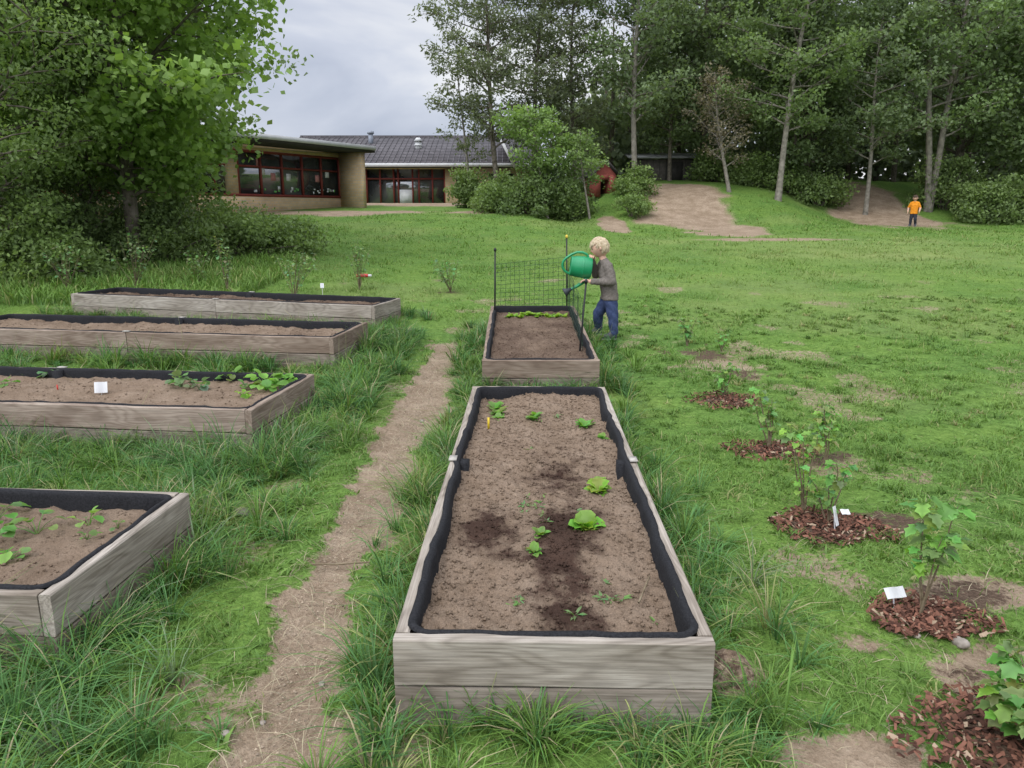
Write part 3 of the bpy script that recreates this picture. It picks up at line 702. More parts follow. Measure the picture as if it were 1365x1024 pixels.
# ------------------------------------------------------------ trees
def leafcloud(mb, C0, n, sig, ls, colA, colB, mi=0, upb=.2, squash=.7, elong=.6):
    C0 = np.asarray(C0); k = R.integers(0, len(C0), n); cl = R.random(len(C0))
    g = R.normal(0, 1, (n, 3)); g /= np.linalg.norm(g, axis=1)[:, None]; g *= (R.random(n) ** .45)[:, None] * 1.5
    s = np.asarray(sig) if not np.isscalar(sig) else np.full(len(C0), sig)
    p = C0[k] + g * s[k][:, None] * np.array([1, 1, squash])
    nr = R.normal(0, 1, (n, 3)) + np.array([0, 0, upb * 3]); nr /= np.linalg.norm(nr, axis=1)[:, None]
    t = np.cross(nr, R.normal(0, 1, (n, 3))); t /= np.linalg.norm(t, axis=1)[:, None]; bt = np.cross(nr, t)
    l = ls * (.6 + .7 * R.random(n))[:, None]
    V = np.stack([p - t * l * .5, p + bt * l * .5 * elong - nr * l * .08, p + t * l * .5, p - bt * l * .5 * elong - nr * l * .08], 1).reshape(-1, 3)
    F = (np.array([(0, 1, 2), (0, 2, 3)])[None] + (np.arange(n) * 4)[:, None, None]).reshape(-1, 3)
    w = np.clip(.6 * cl[k] + .4 * R.random(n), 0, 1)[:, None]
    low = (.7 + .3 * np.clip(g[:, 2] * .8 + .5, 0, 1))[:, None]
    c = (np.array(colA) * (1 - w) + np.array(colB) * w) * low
    mb.add(V, F, mi, np.repeat(c, 4, 0))
def tree(name, x, y, Ht, cb, Rr, n, ls, cA, cB, tr=.15, lean=(0, 0), nb=30, sig=.45, bark=None, prof='round', upang=.5, z=None, elong=.6, droop=0, fork=False):
    mb = MB(); z0 = (Hs(x, y) if z is None else z) - .2; ph = random.random() * 6
    def tp(t, off=0): return np.array([x + lean[0] * t + .03 * Ht * math.sin(t * 4 + ph) * t + off * t, y + lean[1] * t + .02 * Ht * math.cos(t * 3 + ph) * t, z0 + Ht * t])
    ts = np.linspace(0, 1, 12)
    offs = [0] if not fork else [Rr * .35, -Rr * .35]
    for of in offs: mb.tube([tp(t, of) for t in ts], [tr * (1.25 if t == 0 else 1) * (1 - .9 * t) + .01 for t in ts], 8, 1)
    cents = []; sg = []
    for i in range(nb):
        t = cb / Ht + (1 - cb / Ht) * (i + random.random()) / nb * .97; q = (t - cb / Ht) / (1 - cb / Ht)
        pr = {'round': math.sin(math.pi * (.18 + .78 * q)) ** .7, 'cone': (1 - q) ** .7 + .12, 'tall': .55 + .45 * math.sin(math.pi * (q * .9 + .05)), 'flat': .5 + .5 * q}[prof]
        Lb = Rr * pr * random.uniform(.65, 1.12); az = i * 2.399 + random.uniform(-.4, .4); el = upang * random.uniform(.4, 1.3) * (1 - .3 * q)
        of = random.choice(offs); s0 = tp(t * .93, of); pts = []
        d = np.array([math.cos(az) * math.cos(el), math.sin(az) * math.cos(el), math.sin(el)]); p = s0.copy(); dd = d.copy()
        for k in range(6):
            pts.append(p.copy()); dd = dd + np.array([random.uniform(-.18, .18), random.uniform(-.18, .18), random.uniform(-.12, .14) - droop * .1]); dd /= np.linalg.norm(dd); p = p + dd * Lb / 5
        r0 = max(.012, tr * .3 * (1 - t) + .008 + .006 * Lb)
        mb.tube(pts, [r0 * (1 - .85 * k / 5) for k in range(6)], 5, 1)
        for k in range(1, 6):
            for r_ in range(2):
                a2 = az + random.choice([-1, 1]) * random.uniform(.4, 1.3); l2 = Lb * random.uniform(.12, .34); e2 = random.uniform(-.2, .7)
                q2 = pts[k] + np.array([math.cos(a2) * math.cos(e2), math.sin(a2) * math.cos(e2), math.sin(e2)]) * l2
                mb.tube([pts[k], (pts[k] + q2) / 2 + np.array([0, 0, .03]), q2], [r0 * .35, r0 * .25, .006], 4, 1)
                if k > 1: cents.append(q2); sg.append(sig * random.uniform(.5, 1.15))
        cents.append(pts[-1]); sg.append(sig)
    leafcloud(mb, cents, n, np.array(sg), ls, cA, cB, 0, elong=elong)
    return mb.build(name, [M_leaf, bark or M_bark])
def bush(name, x, y, rx, ry, h, n, ls, cA, cB, nc=40, sig=.35, z=None):
    mb = MB(); z0 = Hs(x, y) if z is None else z; cents = []
    for i in range(nc):
        az = random.random() * 6.28; e = math.acos(random.uniform(0, 1)); r = random.uniform(.35, 1) ** .5 * random.uniform(.7, 1.15)
        p = np.array([x + rx * r * math.sin(e) * math.cos(az), y + ry * r * math.sin(e) * math.sin(az), z0 + h * r * math.cos(e) * .95 + .1]); cents.append(p)
        if i % 2 == 0:
            mb.tube([(x + .1 * math.cos(az) * rx, y + .1 * math.sin(az) * ry, z0 - .1), ((x * .5 + p[0] * .5), (y * .5 + p[1] * .5), z0 * .5 + p[2] * .5 + .1), tuple(p)], [.03, .02, .008], 4, 1)
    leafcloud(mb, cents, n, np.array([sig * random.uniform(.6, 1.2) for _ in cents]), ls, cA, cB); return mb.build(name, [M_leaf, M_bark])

DKa, DKb = (.095, .14, .055), (.195, .275, .095)
MDa, MDb = (.13, .195, .065), (.26, .36, .115)
BRa, BRb = (.18, .29, .07), (.34, .49, .13)
tree('maple_tree', -7.7, 15.6, 10.5, 1.6, 3.0, 40000, .15, BRa, BRb, .15, nb=50, sig=.5, lean=(.0, 0), elong=.85)
tree('hawthorn_tree', -9.4, 12.9, 8, .9, 3.0, 40000, .085, MDa, MDb, .12, nb=46, sig=.45)
tree('hawthorn_tree', -12.5, 14.5, 10, 1.0, 3.6, 26000, .11, DKa, DKb, .18, nb=42, sig=.55)
tree('maple_tree', -10.2, 18.5, 12, 1.4, 3.4, 26000, .16, MDa, MDb, .2, nb=42, sig=.6, elong=.85)
tree('maple_tree', -13.6, 20, 13, 1.2, 4.4, 22000, .18, DKa, DKb, .22, nb=42, sig=.7, elong=.85)
tree('maple_tree', -9.8, 21, 8, 1.2, 2.3, 12000, .15, MDa, MDb, .13, nb=30, sig=.5, elong=.85)
for (x, y, rx, ry, h, n, a, b2) in [(-6.0, 17.2, 1.2, .9, 1.1, 8000, MDa, MDb), (-7.4, 16.2, 1.5, 1, 1.5, 10000, DKa, MDb), (-9.0, 15.2, 1.4, 1, 1.9, 9000, DKa, DKb), (-8.2, 13.4, 1.0, .8, 1.0, 8000, MDa, (.27, .38, .12)),
        (-10.2, 13.4, 1.5, 1.1, 1.7, 9000, DKa, DKb), (-10, 11.6, 1.1, .9, 1.1, 9000, MDa, MDb), (-11.8, 12.5, 1.6, 1.3, 2.6, 9000, DKa, MDb), (-7.9, 19.5, 1.6, 1.2, 1.6, 7000, MDa, MDb), (-11, 17.5, 3, 1, 3, 10000, DKa, DKb), (-14.5, 16.5, 2.5, 1.5, 3.2, 9000, DKa, DKb), (-5.3, 18.3, .9, .7, .75, 5000, MDa, MDb)]:
    bush('hedge_bush', x, y, rx, ry, h, n, .085, a, b2, 55, .32)
Ya, Yb = (.14, .215, .07), (.27, .38, .12)
bush('large_bush', .9, 29.8, 1.7, 1.4, 2.1, 11000, .13, DKa, (.21, .3, .1), 60, .42)
bush('large_bush', -.5, 30.2, .9, .9, 1.4, 3800, .13, MDa, MDb, 30, .36)
bush('large_bush', 2.3, 30.1, .9, .8, 1.5, 3400, .12, DKa, MDb, 30, .36)
tree('young_maple_tree', 1.4, 29.2, 4.4, 1.8, 1.3, 3400, .15, Ya, (.28, .41, .12), .05, nb=20, sig=.32, lean=(-.9, 0), bark=M_barkl)
tree('young_maple_tree', 3.0, 29.4, 3.4, 1.6, .9, 1500, .13, Ya, Yb, .04, nb=14, sig=.28, lean=(-.5, 0), bark=M_barkl)
bush('small_bush', 4.5, 28.7, .65, .6, 1.0, 2600, .1, MDa, Yb, 25, .25)
bush('small_bush', -1.6, 34, 1.1, .9, 1.7, 6000, .13, DKa, MDb, 35, .4)
bush('small_bush', 5.0, 31.5, .9, .7, 1.1, 2600, .12, MDa, MDb, 30, .35)
PA, PB = (.12, .145, .085), (.23, .265, .15)
tree('pine_tree', -.5, 33.5, 11.5, 2.8, 2.9, 11500, .2, PA, PB, .12, nb=42, sig=.36, prof='tall', lean=(-1.1, 0), elong=.35)
tree('pine_tree', 1.0, 34.5, 12, 2.6, 2.8, 12000, .2, PA, PB, .12, nb=42, sig=.4, prof='tall', lean=(.3, 0), elong=.35)
tree('pine_tree', 2.8, 35.5, 11, 2.4, 2.2, 9500, .2, PA, (.25, .29, .15), .11, nb=38, sig=.4, prof='tall', elong=.35)
tree('birch_tree', -1.9, 34.5, 6.5, 2.2, 1.2, 1600, .14, PA, PB, .06, nb=18, sig=.3, prof='tall', bark=M_barkl, lean=(-.3, 0))
F1a, F1b = (.125, .17, .085), (.23, .305, .14)  # far-tree greens lightened and greyed, with haze mixed into the colour
tree('alder_tree', 5.2, 32.6, 12, 3.0, 2.7, 10000, .18, F1a, F1b, .12, nb=38, sig=.45, prof='tall', bark=M_barkl, lean=(-.5, 0))
tree('elm_tree', 8.8, 36, 12, 2.2, 3.4, 16000, .22, F1a, F1b, .18, nb=40, sig=.6)
tree('birch_tree', 10.6, 30.8, 12, 2.8, 3.1, 12000, .17, MDa, (.27, .36, .15), .12, nb=38, sig=.45, prof='tall', bark=M_barkl, lean=(.8, 0))
tree('bare_shrub_tree', 8.9, 31.6, 4.8, 1.2, 1.5, 3200, .1, (.18, .15, .105), (.32, .28, .19), .08, nb=26, sig=.3, bark=M_barkl, lean=(-1.0, 0), upang=1.0)
tree('elm_tree', 13.4, 35.5, 13, 2.2, 3.8, 16000, .22, F1a, F1b, .18, nb=42, sig=.65)
tree('ash_tree', 17.4, 32.2, 13, 3.2, 3.2, 12000, .17, MDa, (.26, .36, .15), .14, nb=38, sig=.45, prof='tall', bark=M_barkl, fork=True)
tree('ash_tree', 14.6, 31.8, 9, 2.3, 2.4, 9000, .17, F1a, F1b, .09, nb=30, sig=.45, prof='round', bark=M_barkl)
tree('elm_tree', 19.5, 34, 12, 1.8, 3.8, 15000, .22, F1a, F1b, .18, nb=40, sig=.65)
tree('elm_tree', 22.5, 31, 10, 1.0, 3.8, 15000, .22, DKa, (.22, .3, .12), .18, nb=40, sig=.65)
tree('elm_tree', 12, 33.5, 8.5, 1.3, 2.6, 10000, .19, F1a, F1b, .1, nb=34, sig=.5)
tree('elm_tree', 7.2, 35.5, 7.5, 1.6, 2.2, 8000, .18, F1a, F1b, .09, nb=30, sig=.45)
for (x, y, rx, ry, h, n) in [(19.3, 30.6, 1.9, 1.3, 2.2, 8000), (21.5, 29, 1.7, 1.2, 1.7, 7000), (18.2, 32.5, 1.3, 1.2, 2.2, 6000), (11.3, 33.4, 2.0, 1.0, 1.5, 6000), (13, 32.8, 1.2, 1, 1.4, 4500), (23.5, 30, 2, 1.5, 2.8, 8000), (9.3, 35.5, 1.5, 1, 1.3, 4500)]:
    bush('woodland_shrub', x, y, rx, ry, h, n, .14, DKa, MDb, 45, .45)
dmb = MB(); cents = []
for i in range(1500):
    x = R.uniform(3.5, 50); y = R.uniform(38, 52); top = 8.3 + 3.5 * float(fbm(np.array([x * .35]), np.array([y * .2]), 7)[0]) * 1.4
    if x < 9: top -= (9 - x) * .9
    z = 1.2 + (max(3.5, top) - 1.2) * R.random() ** 1.25; cents.append((x, y, z + 1.3))
for i in range(60):
    x = R.uniform(4, 48); y = R.uniform(38, 48); dmb.tube([(x, y, 1.5), (x + R.normal(0, .3), y, 6), (x + R.normal(0, .6), y, 10.5)], [.16, .11, .03], 5, 1)
leafcloud(dmb, cents, 110000, .95, .36, (.15, .185, .12), (.26, .32, .19), elong=.8)  # backdrop leaf colours paled, so distance haze is painted into them
cents = []
for i in range(260):
    x = R.uniform(-60, -13); y = R.uniform(24, 50); z = R.uniform(1, 10); cents.append((x, y, z))
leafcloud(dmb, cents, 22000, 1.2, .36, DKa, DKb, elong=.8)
dmb.build('distant_trees', [M_leaf, M_bark])

# ------------------------------------------------------------ buildings
def place(E, parts):
    for (mbx, nm, mats, sm_) in parts: mbx.build(nm, mats, E, smooth=sm_)
ang = math.atan2(.87, .49)
E = empty('brick_school_wing', (-7.75, 35, 1.62), (0, 0, ang))
w_ = MB(); fr = MB(); gl = MB(); rf = MB(); de = MB()
LW = 13.5
w_.box((-LW, 0.0, -.3), (0, .25, .55)); w_.box((-LW, 0.0, 2.25), (0, .25, 2.45))
w_.box((-.02, -1.25, -.3), (.28, .25, 2.45))
w_.box((-LW, 5.5, -.3), (0, 5.75, 2.45)); w_.box((-LW - .25, 0, -.3), (-LW, 5.75, 2.45)); w_.box((0.02, .26, -.3), (.26, 5.75, 2.45))
w_.box((-6.3, .003, .55), (-5.7, .24, 2.25))
gl.box((-LW, .1, .55), (-6.3, .13, 2.25)); gl.box((-5.7, .1, .55), (0, .13, 2.25))
for i in range(11):
    x = -i * 1.14
    if -6.3 < x < -5.75: continue
    fr.box((x - .05, .0, .55), (x + .03, .098, 2.25), 0)
fr.box((-LW, -.02, .5), (-.03, .098, .6), 0); fr.box((-LW, -.01, 2.17), (-.03, .097, 2.262), 0); fr.box((-LW, .02, 1.62), (-.03, .095, 1.69), 0)
rf.box((-LW - .6, -1.5, 2.46), (.7, 6.2, 2.70), 0); rf.box((-LW - .62, -1.54, 2.56), (.72, -1.502, 2.74), 1); rf.box((.702, -1.5, 2.56), (.74, 6.2, 2.74), 1)
rf.box((-LW - .6, -1.48, 2.702), (.68, 6.1, 2.73), 2)
for i in range(26):
    x = -random.uniform(.3, 5.5); z = random.uniform(.66, .85); de.box((x, .085, z), (x + random.uniform(.06, .14), .097, z + random.uniform(.05, .14)), random.choice([0, 0, 1]))
for i in range(6):
    x = -random.uniform(.5, 5.5); z = random.uniform(1.1, 1.7); de.box((x, .09, z), (x + .25, .098, z + .3), random.choice([0, 2]))
place(E, [(w_, 'walls', [M_brick], False), (gl, 'window_glass', [M_glass], False), (fr, 'window_frames', [M_red], False), (rf, 'flat_roof', [M_dark, M_fascia, M_felt], False),
          (de, 'window_decorations', [M_white, simple('paper_green', (.1, .3, .08), (.14, .35, .1), 4, .8, 0), simple('paper_pink', (.4, .18, .15), (.45, .2, .2), 4, .8, 0)], False)])

E = empty('tiled_roof_school_building', (-9.3, 43, 1.75))
w_ = MB(); fr = MB(); gl = MB(); rf = MB(); LB = 10.5
w_.box((-3, 0, -.4), (1.2, .3, 2.3)); w_.box((5.6, 0, -.4), (LB, .3, 2.3)); w_.box((1.2, .001, 2.05), (5.6, .29, 2.3)); w_.box((1.2, .001, -.4), (5.6, .29, .12))
w_.box((LB - .3, .31, -.4), (LB, 9, 2.3)); w_.box((-3, 9, -.4), (LB, 9.3, 2.3)); w_.box((-3, .31, -.4), (-2.7, 9, 2.3))
gl.box((1.2, .15, .12), (5.6, .18, 2.05))
for x in (1.2, 1.95, 2.7, 2.95, 3.75, 4.1, 4.85, 5.52): fr.box((x, .02, .12), (x + .08, .148, 2.05), 0)
fr.box((1.2, .01, 1.5), (5.6, .146, 1.57), 0); fr.box((3.05, .03, .2), (3.75, .14, .95), 1)
fr.box((6.2, -.02, .8), (7.4, -.001, 1.8), 2); fr.box((8.0, -.02, .8), (9.4, -.001, 1.8), 2)
rz0, rz1 = 2.32, 4.15
def slab(mb, a, b_, c, d, th, m):
    n = (Vector(b_) - Vector(a)).cross(Vector(d) - Vector(a)).normalized() * th
    q = [Vector(v) for v in (a, b_, c, d)]; p = [tuple(v) for v in q] + [tuple(v - n) for v in q]
    mb.add(p, [(0, 1, 2), (0, 2, 3), (4, 6, 5), (4, 7, 6), (0, 4, 5), (0, 5, 1), (1, 5, 6), (1, 6, 2), (2, 6, 7), (2, 7, 3), (3, 7, 4), (3, 4, 0)], m)
slab(rf, (-3.5, -.8, rz0), (LB + .5, -.8, rz0), (LB + .5, 4.6, rz1), (-3.5, 4.6, rz1), .12, 0)
slab(rf, (LB + .5, 10, rz0), (-3.5, 10, rz0), (-3.5, 4.61, rz1 - .001), (LB + .5, 4.61, rz1 - .001), .12, 0)
for i in range(48):
    x = -3.5 + .3 * i
    if x < LB + .4: rf.tube([(x, -.82, rz0 + .005), (x, 4.55, rz1 - .01)], .035, 5, 0)
rf.box((-3.5, -.86, rz0 - .2), (LB + .5, -.81, rz0 + .0), 1)
rf.box((-3.5, -.8, rz0 - .22), (LB + .5, 0.28, rz0 - .17), 2)
rf.tube([(-3.5, 4.6, rz1), (LB + .5, 4.6, rz1)], .1, 8, 0)
w_.add([(LB, .3, 2.3), (LB, 9, 2.3), (LB, 4.6, rz1 - .15)], [(0, 1, 2)])
rf.tube([(1.0, 3.2, 3.5), (1.0, 3.2, 4.25)], .14, 10, 3, cap=True); rf.tube([(1.0, 3.2, 4.2), (1.0, 3.2, 4.35)], .2, 10, 3, cap=True)
rf.tube([(3.9, 2.2, 3.1), (3.9, 2.2, 3.75)], .2, 10, 1, cap=True); rf.tube([(3.9, 2.2, 3.7), (3.9, 2.2, 3.9)], [.28, .1], 10, 1, cap=True); rf.tube([(3.9, 2.2, 3.45), (3.9, 2.2, 3.5)], .25, 10, 1, cap=True)
slab(rf, (8.6, -1.0, 3.55), (8.75, -1.0, 3.6), (9.55, -1.0, 2.1), (9.4, -1.0, 2.05), .06, 1)
slab(rf, (8.75, -.98, 3.5), (8.75, 3, 3.5), (9.6, 3, 2.1), (9.6, -.98, 2.1), .05, 0)
place(E, [(w_, 'walls', [M_brick], False), (gl, 'window_glass', [M_glass], False), (fr, 'window_frames', [M_red, M_white, M_dark], False), (rf, 'tiled_roof', [M_tile, M_fascia, M_dark, M_metal], False)])

px, py = 3.75, 33; E = empty('wooden_playhouse', (px, py, Hs(px, py) - .05), (0, 0, .3))
p_ = MB(); p_.box((-.5, -.5, 0), (-.2, .5, .9), 0); p_.box((.2, -.5, 0), (.5, .5, .9), 0); p_.box((-.2, .3, 0), (.2, .5, .9), 1); p_.box((-.2, -.5, .7), (.2, -.42, .9), 0)
p_.add([(-.5, -.5, .9), (.5, -.5, .9), (0, -.5, 1.4)], [(0, 1, 2)]); p_.add([(-.5, .5, .9), (.5, .5, .9), (0, .5, 1.4)], [(0, 2, 1)])
r_ = MB(); slab(r_, (-.68, -.65, .78), (0, -.65, 1.46), (0, .65, 1.46), (-.68, .65, .78), -.05, 0); slab(r_, (0, -.65, 1.46), (.68, -.65, .78), (.68, .65, .78), (0, .65, 1.46), -.05, 0)
place(E, [(p_, 'walls', [M_playred, M_dark], False), (r_, 'gable_roof', [M_dark], False)])
sx0, sy0 = 7.6, 36.5; E = empty('low_garden_shed', (sx0, sy0, Hs(sx0, sy0) - .3), (0, 0, -.06))
p_ = MB(); p_.box((-1.9, 0, 0), (1.9, 2.2, 1.25), 0); p_.box((-.4, -.02, .2), (.4, -.002, 1.15), 1)
for i in range(13): p_.box((-1.9 + i * .3, -.012, .05), (-1.88 + i * .3, -.001, 1.24), 1)
r_ = MB(); slab(r_, (-2.15, -.35, 1.27), (2.15, -.35, 1.27), (2.15, 2.5, 1.62), (-2.15, 2.5, 1.62), -.07, 0)
place(E, [(p_, 'walls', [simple('shed_boards', (.06, .052, .045), (.12, .105, .09), 6, .9, .2), M_dark], False), (r_, 'lean_to_roof', [simple('grey_sheet_roof', (.2, .2, .2), (.3, .3, .29), 4, .7, 0)], False)])

# ------------------------------------------------------------ people
def blob(verts, edges, rad, vox=.01, smooth=6):
    bm = bmesh.new(); ru, rv = 14, 9
    for e in edges:
        bs = []
        for i in e:
            r = rad[i]; c = Vector(verts[i])
            for a in range(rv + 1):
                ph = math.pi * a / rv
                for b_ in range(1 if a in (0, rv) else ru):
                    t = 2 * math.pi * b_ / ru
                    bs.append(bm.verts.new(c + r * Vector((math.sin(ph) * math.cos(t), math.sin(ph) * math.sin(t), math.cos(ph)))))
        res = bmesh.ops.convex_hull(bm, input=bs)
        bad = [g for g in set(res['geom_interior']) | set(res['geom_unused']) if isinstance(g, bmesh.types.BMVert) and g.is_valid]
        bmesh.ops.delete(bm, geom=bad, context='VERTS')
    bmesh.ops.recalc_face_normals(bm, faces=bm.faces)
    me = bpy.data.meshes.new('t'); bm.to_mesh(me); bm.free(); ob = bpy.data.objects.new('t', me); col.objects.link(ob)
    m = ob.modifiers.new('r', 'REMESH'); m.mode = 'VOXEL'; m.voxel_size = vox; m.use_smooth_shade = True
    s = ob.modifiers.new('s', 'SMOOTH'); s.iterations = smooth; s.factor = .6
    dg = bpy.context.evaluated_depsgraph_get(); dg.update(); out = bpy.data.meshes.new_from_object(ob.evaluated_get(dg)); bpy.data.objects.remove(ob); return out
def link(me, name, parent, mats, smooth=True):
    me.name = name; me.materials.clear()
    for m in mats: me.materials.append(m)
    if smooth:
        for p in me.polygons: p.use_smooth = True
    ob = bpy.data.objects.new(name, me); col.objects.link(ob); ob.parent = parent; return ob
M_skin = simple('skin', (.5, .3, .215), (.56, .345, .25), 15, .55, 0)
M_sole = simple('shoe_rubber', (.2, .2, .2), (.28, .28, .28), 10, .7, 0)
M_eye = simple('eye', (.03, .05, .07), (.04, .06, .08), 5, .2, 0); M_lip = simple('lip', (.38, .13, .11), (.42, .15, .12), 5, .5, 0)
def fingers(wrist, d, up, s, curl):
    d = Vector(d).normalized(); up = Vector(up).normalized(); sd = d.cross(up).normalized(); up = sd.cross(d)
    w = Vector(wrist); V = [w - d * .02 * s, w + d * .012 * s]; Rr = [.0165 * s, .0165 * s]; Eg = [(0, 1)]
    for i, (off, ln) in enumerate([(-.021, .046), (-.007, .054), (.007, .050), (.02, .040)]):
        b0 = w + d * .045 * s + sd * off * s; k = len(V); V.append(b0); Rr.append(.0088 * s); Eg.append((1, k)); p = b0; a = 0
        if i: Eg.append((k - 4, k))
        for j in range(3):
            a += curl; dd = d * math.cos(a) - up * math.sin(a) + sd * (off * 3); p = p + dd.normalized() * ln * s / 3 * 1.1; V.append(p); Rr.append((.0074 - .0008 * j) * s); Eg.append((k + j, k + j + 1))
    k = len(V); p = w + d * .018 * s - sd * .02 * s; V.append(p); Rr.append(.0095 * s); Eg.append((1, k))
    for j in range(2):
        p = p + (-sd * (.75 - .5 * j) + d * .7 - up * curl * (.6 + .4 * j)).normalized() * .021 * s; V.append(p); Rr.append((.0085 - .001 * j) * s); Eg.append((k + j, k + j + 1))
    return blob(V, Eg, Rr, .003, 2)
def head(parent, loc, face_az, pitch, s, hairc):
    E2 = bpy.data.objects.new('head', None); col.objects.link(E2); E2.parent = parent; E2.location = loc
    E2.rotation_euler = (pitch, 0, face_az)
    bm = bmesh.new(); bmesh.ops.create_uvsphere(bm, u_segments=48, v_segments=36, radius=.5)
    for v in bm.verts:
        x, y, z = v.co; f = 1 if y < 0 else 0
        k = 1 - .30 * max(0, -z - .05) / .45 * (1 if y < .1 else .6)
        x *= .80 * k; y *= .90 * (1 if y > 0 else .90)
        if f:
            y += .04 * max(0, -z)
            y -= .075 * math.exp(-((x / .045) ** 2 + ((z + .09) / .05) ** 2)) + .03 * math.exp(-((x / .03) ** 2 + ((z + .02) / .07) ** 2))
            for sx_ in (-.15, .15):
                y += .03 * math.exp(-(((x - sx_) / .07) ** 2 + ((z - .0) / .045) ** 2)); y -= .02 * math.exp(-(((x - sx_) / .1) ** 2 + ((z + .16) / .08) ** 2))
            y -= .03 * math.exp(-((x / .1) ** 2 + ((z + .4) / .06) ** 2)) + .018 * math.exp(-((x / .07) ** 2 + ((z + .24) / .035) ** 2))
        v.co = (x * s, y * s, z * s)
    me = bpy.data.meshes.new('face'); bm.to_mesh(me); bm.free(); link(me, 'face', E2, [M_skin])
    ex = MB()
    for sx_ in (-1, 1):
        ex.tube([(sx_ * .15 * s, -.355 * s, .0 * s), (sx_ * .15 * s, -.38 * s, .0 * s)], [.034 * s, .018 * s], 12, 0, cap=True)
        ex.tube([(sx_ * .10 * s, -.385 * s, .075 * s), (sx_ * .16 * s, -.38 * s, .09 * s), (sx_ * .22 * s, -.35 * s, .075 * s)], [.006 * s, .01 * s, .005 * s], 6, 3, cap=True)
        ex.tube([(sx_ * .36 * s, .02 * s, -.13 * s), (sx_ * .42 * s, .04 * s, -.08 * s), (sx_ * .44 * s, .055 * s, .0 * s), (sx_ * .39 * s, .04 * s, .06 * s)], [.02 * s, .04 * s, .05 * s, .02 * s], 8, 1, cap=True)
    ex.tube([(-.075 * s, -.365 * s, -.245 * s), (0, -.392 * s, -.25 * s), (.075 * s, -.365 * s, -.245 * s)], [.006 * s, .016 * s, .006 * s], 6, 2, cap=True)
    ex.build('facial_features', [M_eye, M_skin, M_lip, hairc], E2, smooth=True)
    bm = bmesh.new(); bmesh.ops.create_uvsphere(bm, u_segments=48, v_segments=32, radius=.5)
    kill = []
    def cut(x, y, z, th): return (z < -.2 + .02 * math.sin(th * 19)) or (y < -.12 and z < .2 + .1 * (y + .5)) or (abs(x) > .28 and z < .06 and y < .1)
    for v in bm.verts:
        x, y, z = v.co; th = math.atan2(x, y)
        if cut(x, y, z, th): kill.append(v)
        v.co = (x * .86 * s, (y * .97 + .015) * s, (z * 1.06 + .01) * s)
    bmesh.ops.delete(bm, geom=kill, context='VERTS')
    me = bpy.data.meshes.new('hair'); bm.to_mesh(me); bm.free(); link(me, 'hair', E2, [hairc])
    hm = MB(); n = 0
    while n < 900:
        d = Vector((random.gauss(0, 1), random.gauss(0, 1), random.gauss(0, 1))).normalized() * .5
        if cut(d.x, d.y, d.z, math.atan2(d.x, d.y)): continue
        p = Vector((d.x * .86, d.y * .97 + .015, d.z * 1.06 + .01)); nr = d.normalized()
        crown = Vector((0, .25, .45)); fl = (p - crown); fl = (fl - nr * fl.dot(nr)); fl = fl.normalized() if fl.length > .01 else Vector((0, -1, 0))
        fl = (fl + Vector((random.gauss(0, .12), random.gauss(0, .12), random.gauss(0, .1)))).normalized()
        L = random.uniform(.12, .2); q1 = p + fl * L * .5 - nr * .004; q2 = p + fl * L - nr * .035
        hm.tube([tuple(p * s), tuple(q1 * s), tuple(q2 * s)], [.016 * s, .014 * s, .004 * s], 4, 0); n += 1
    hm.build('hair_locks', [hairc], E2, smooth=True)
    return E2
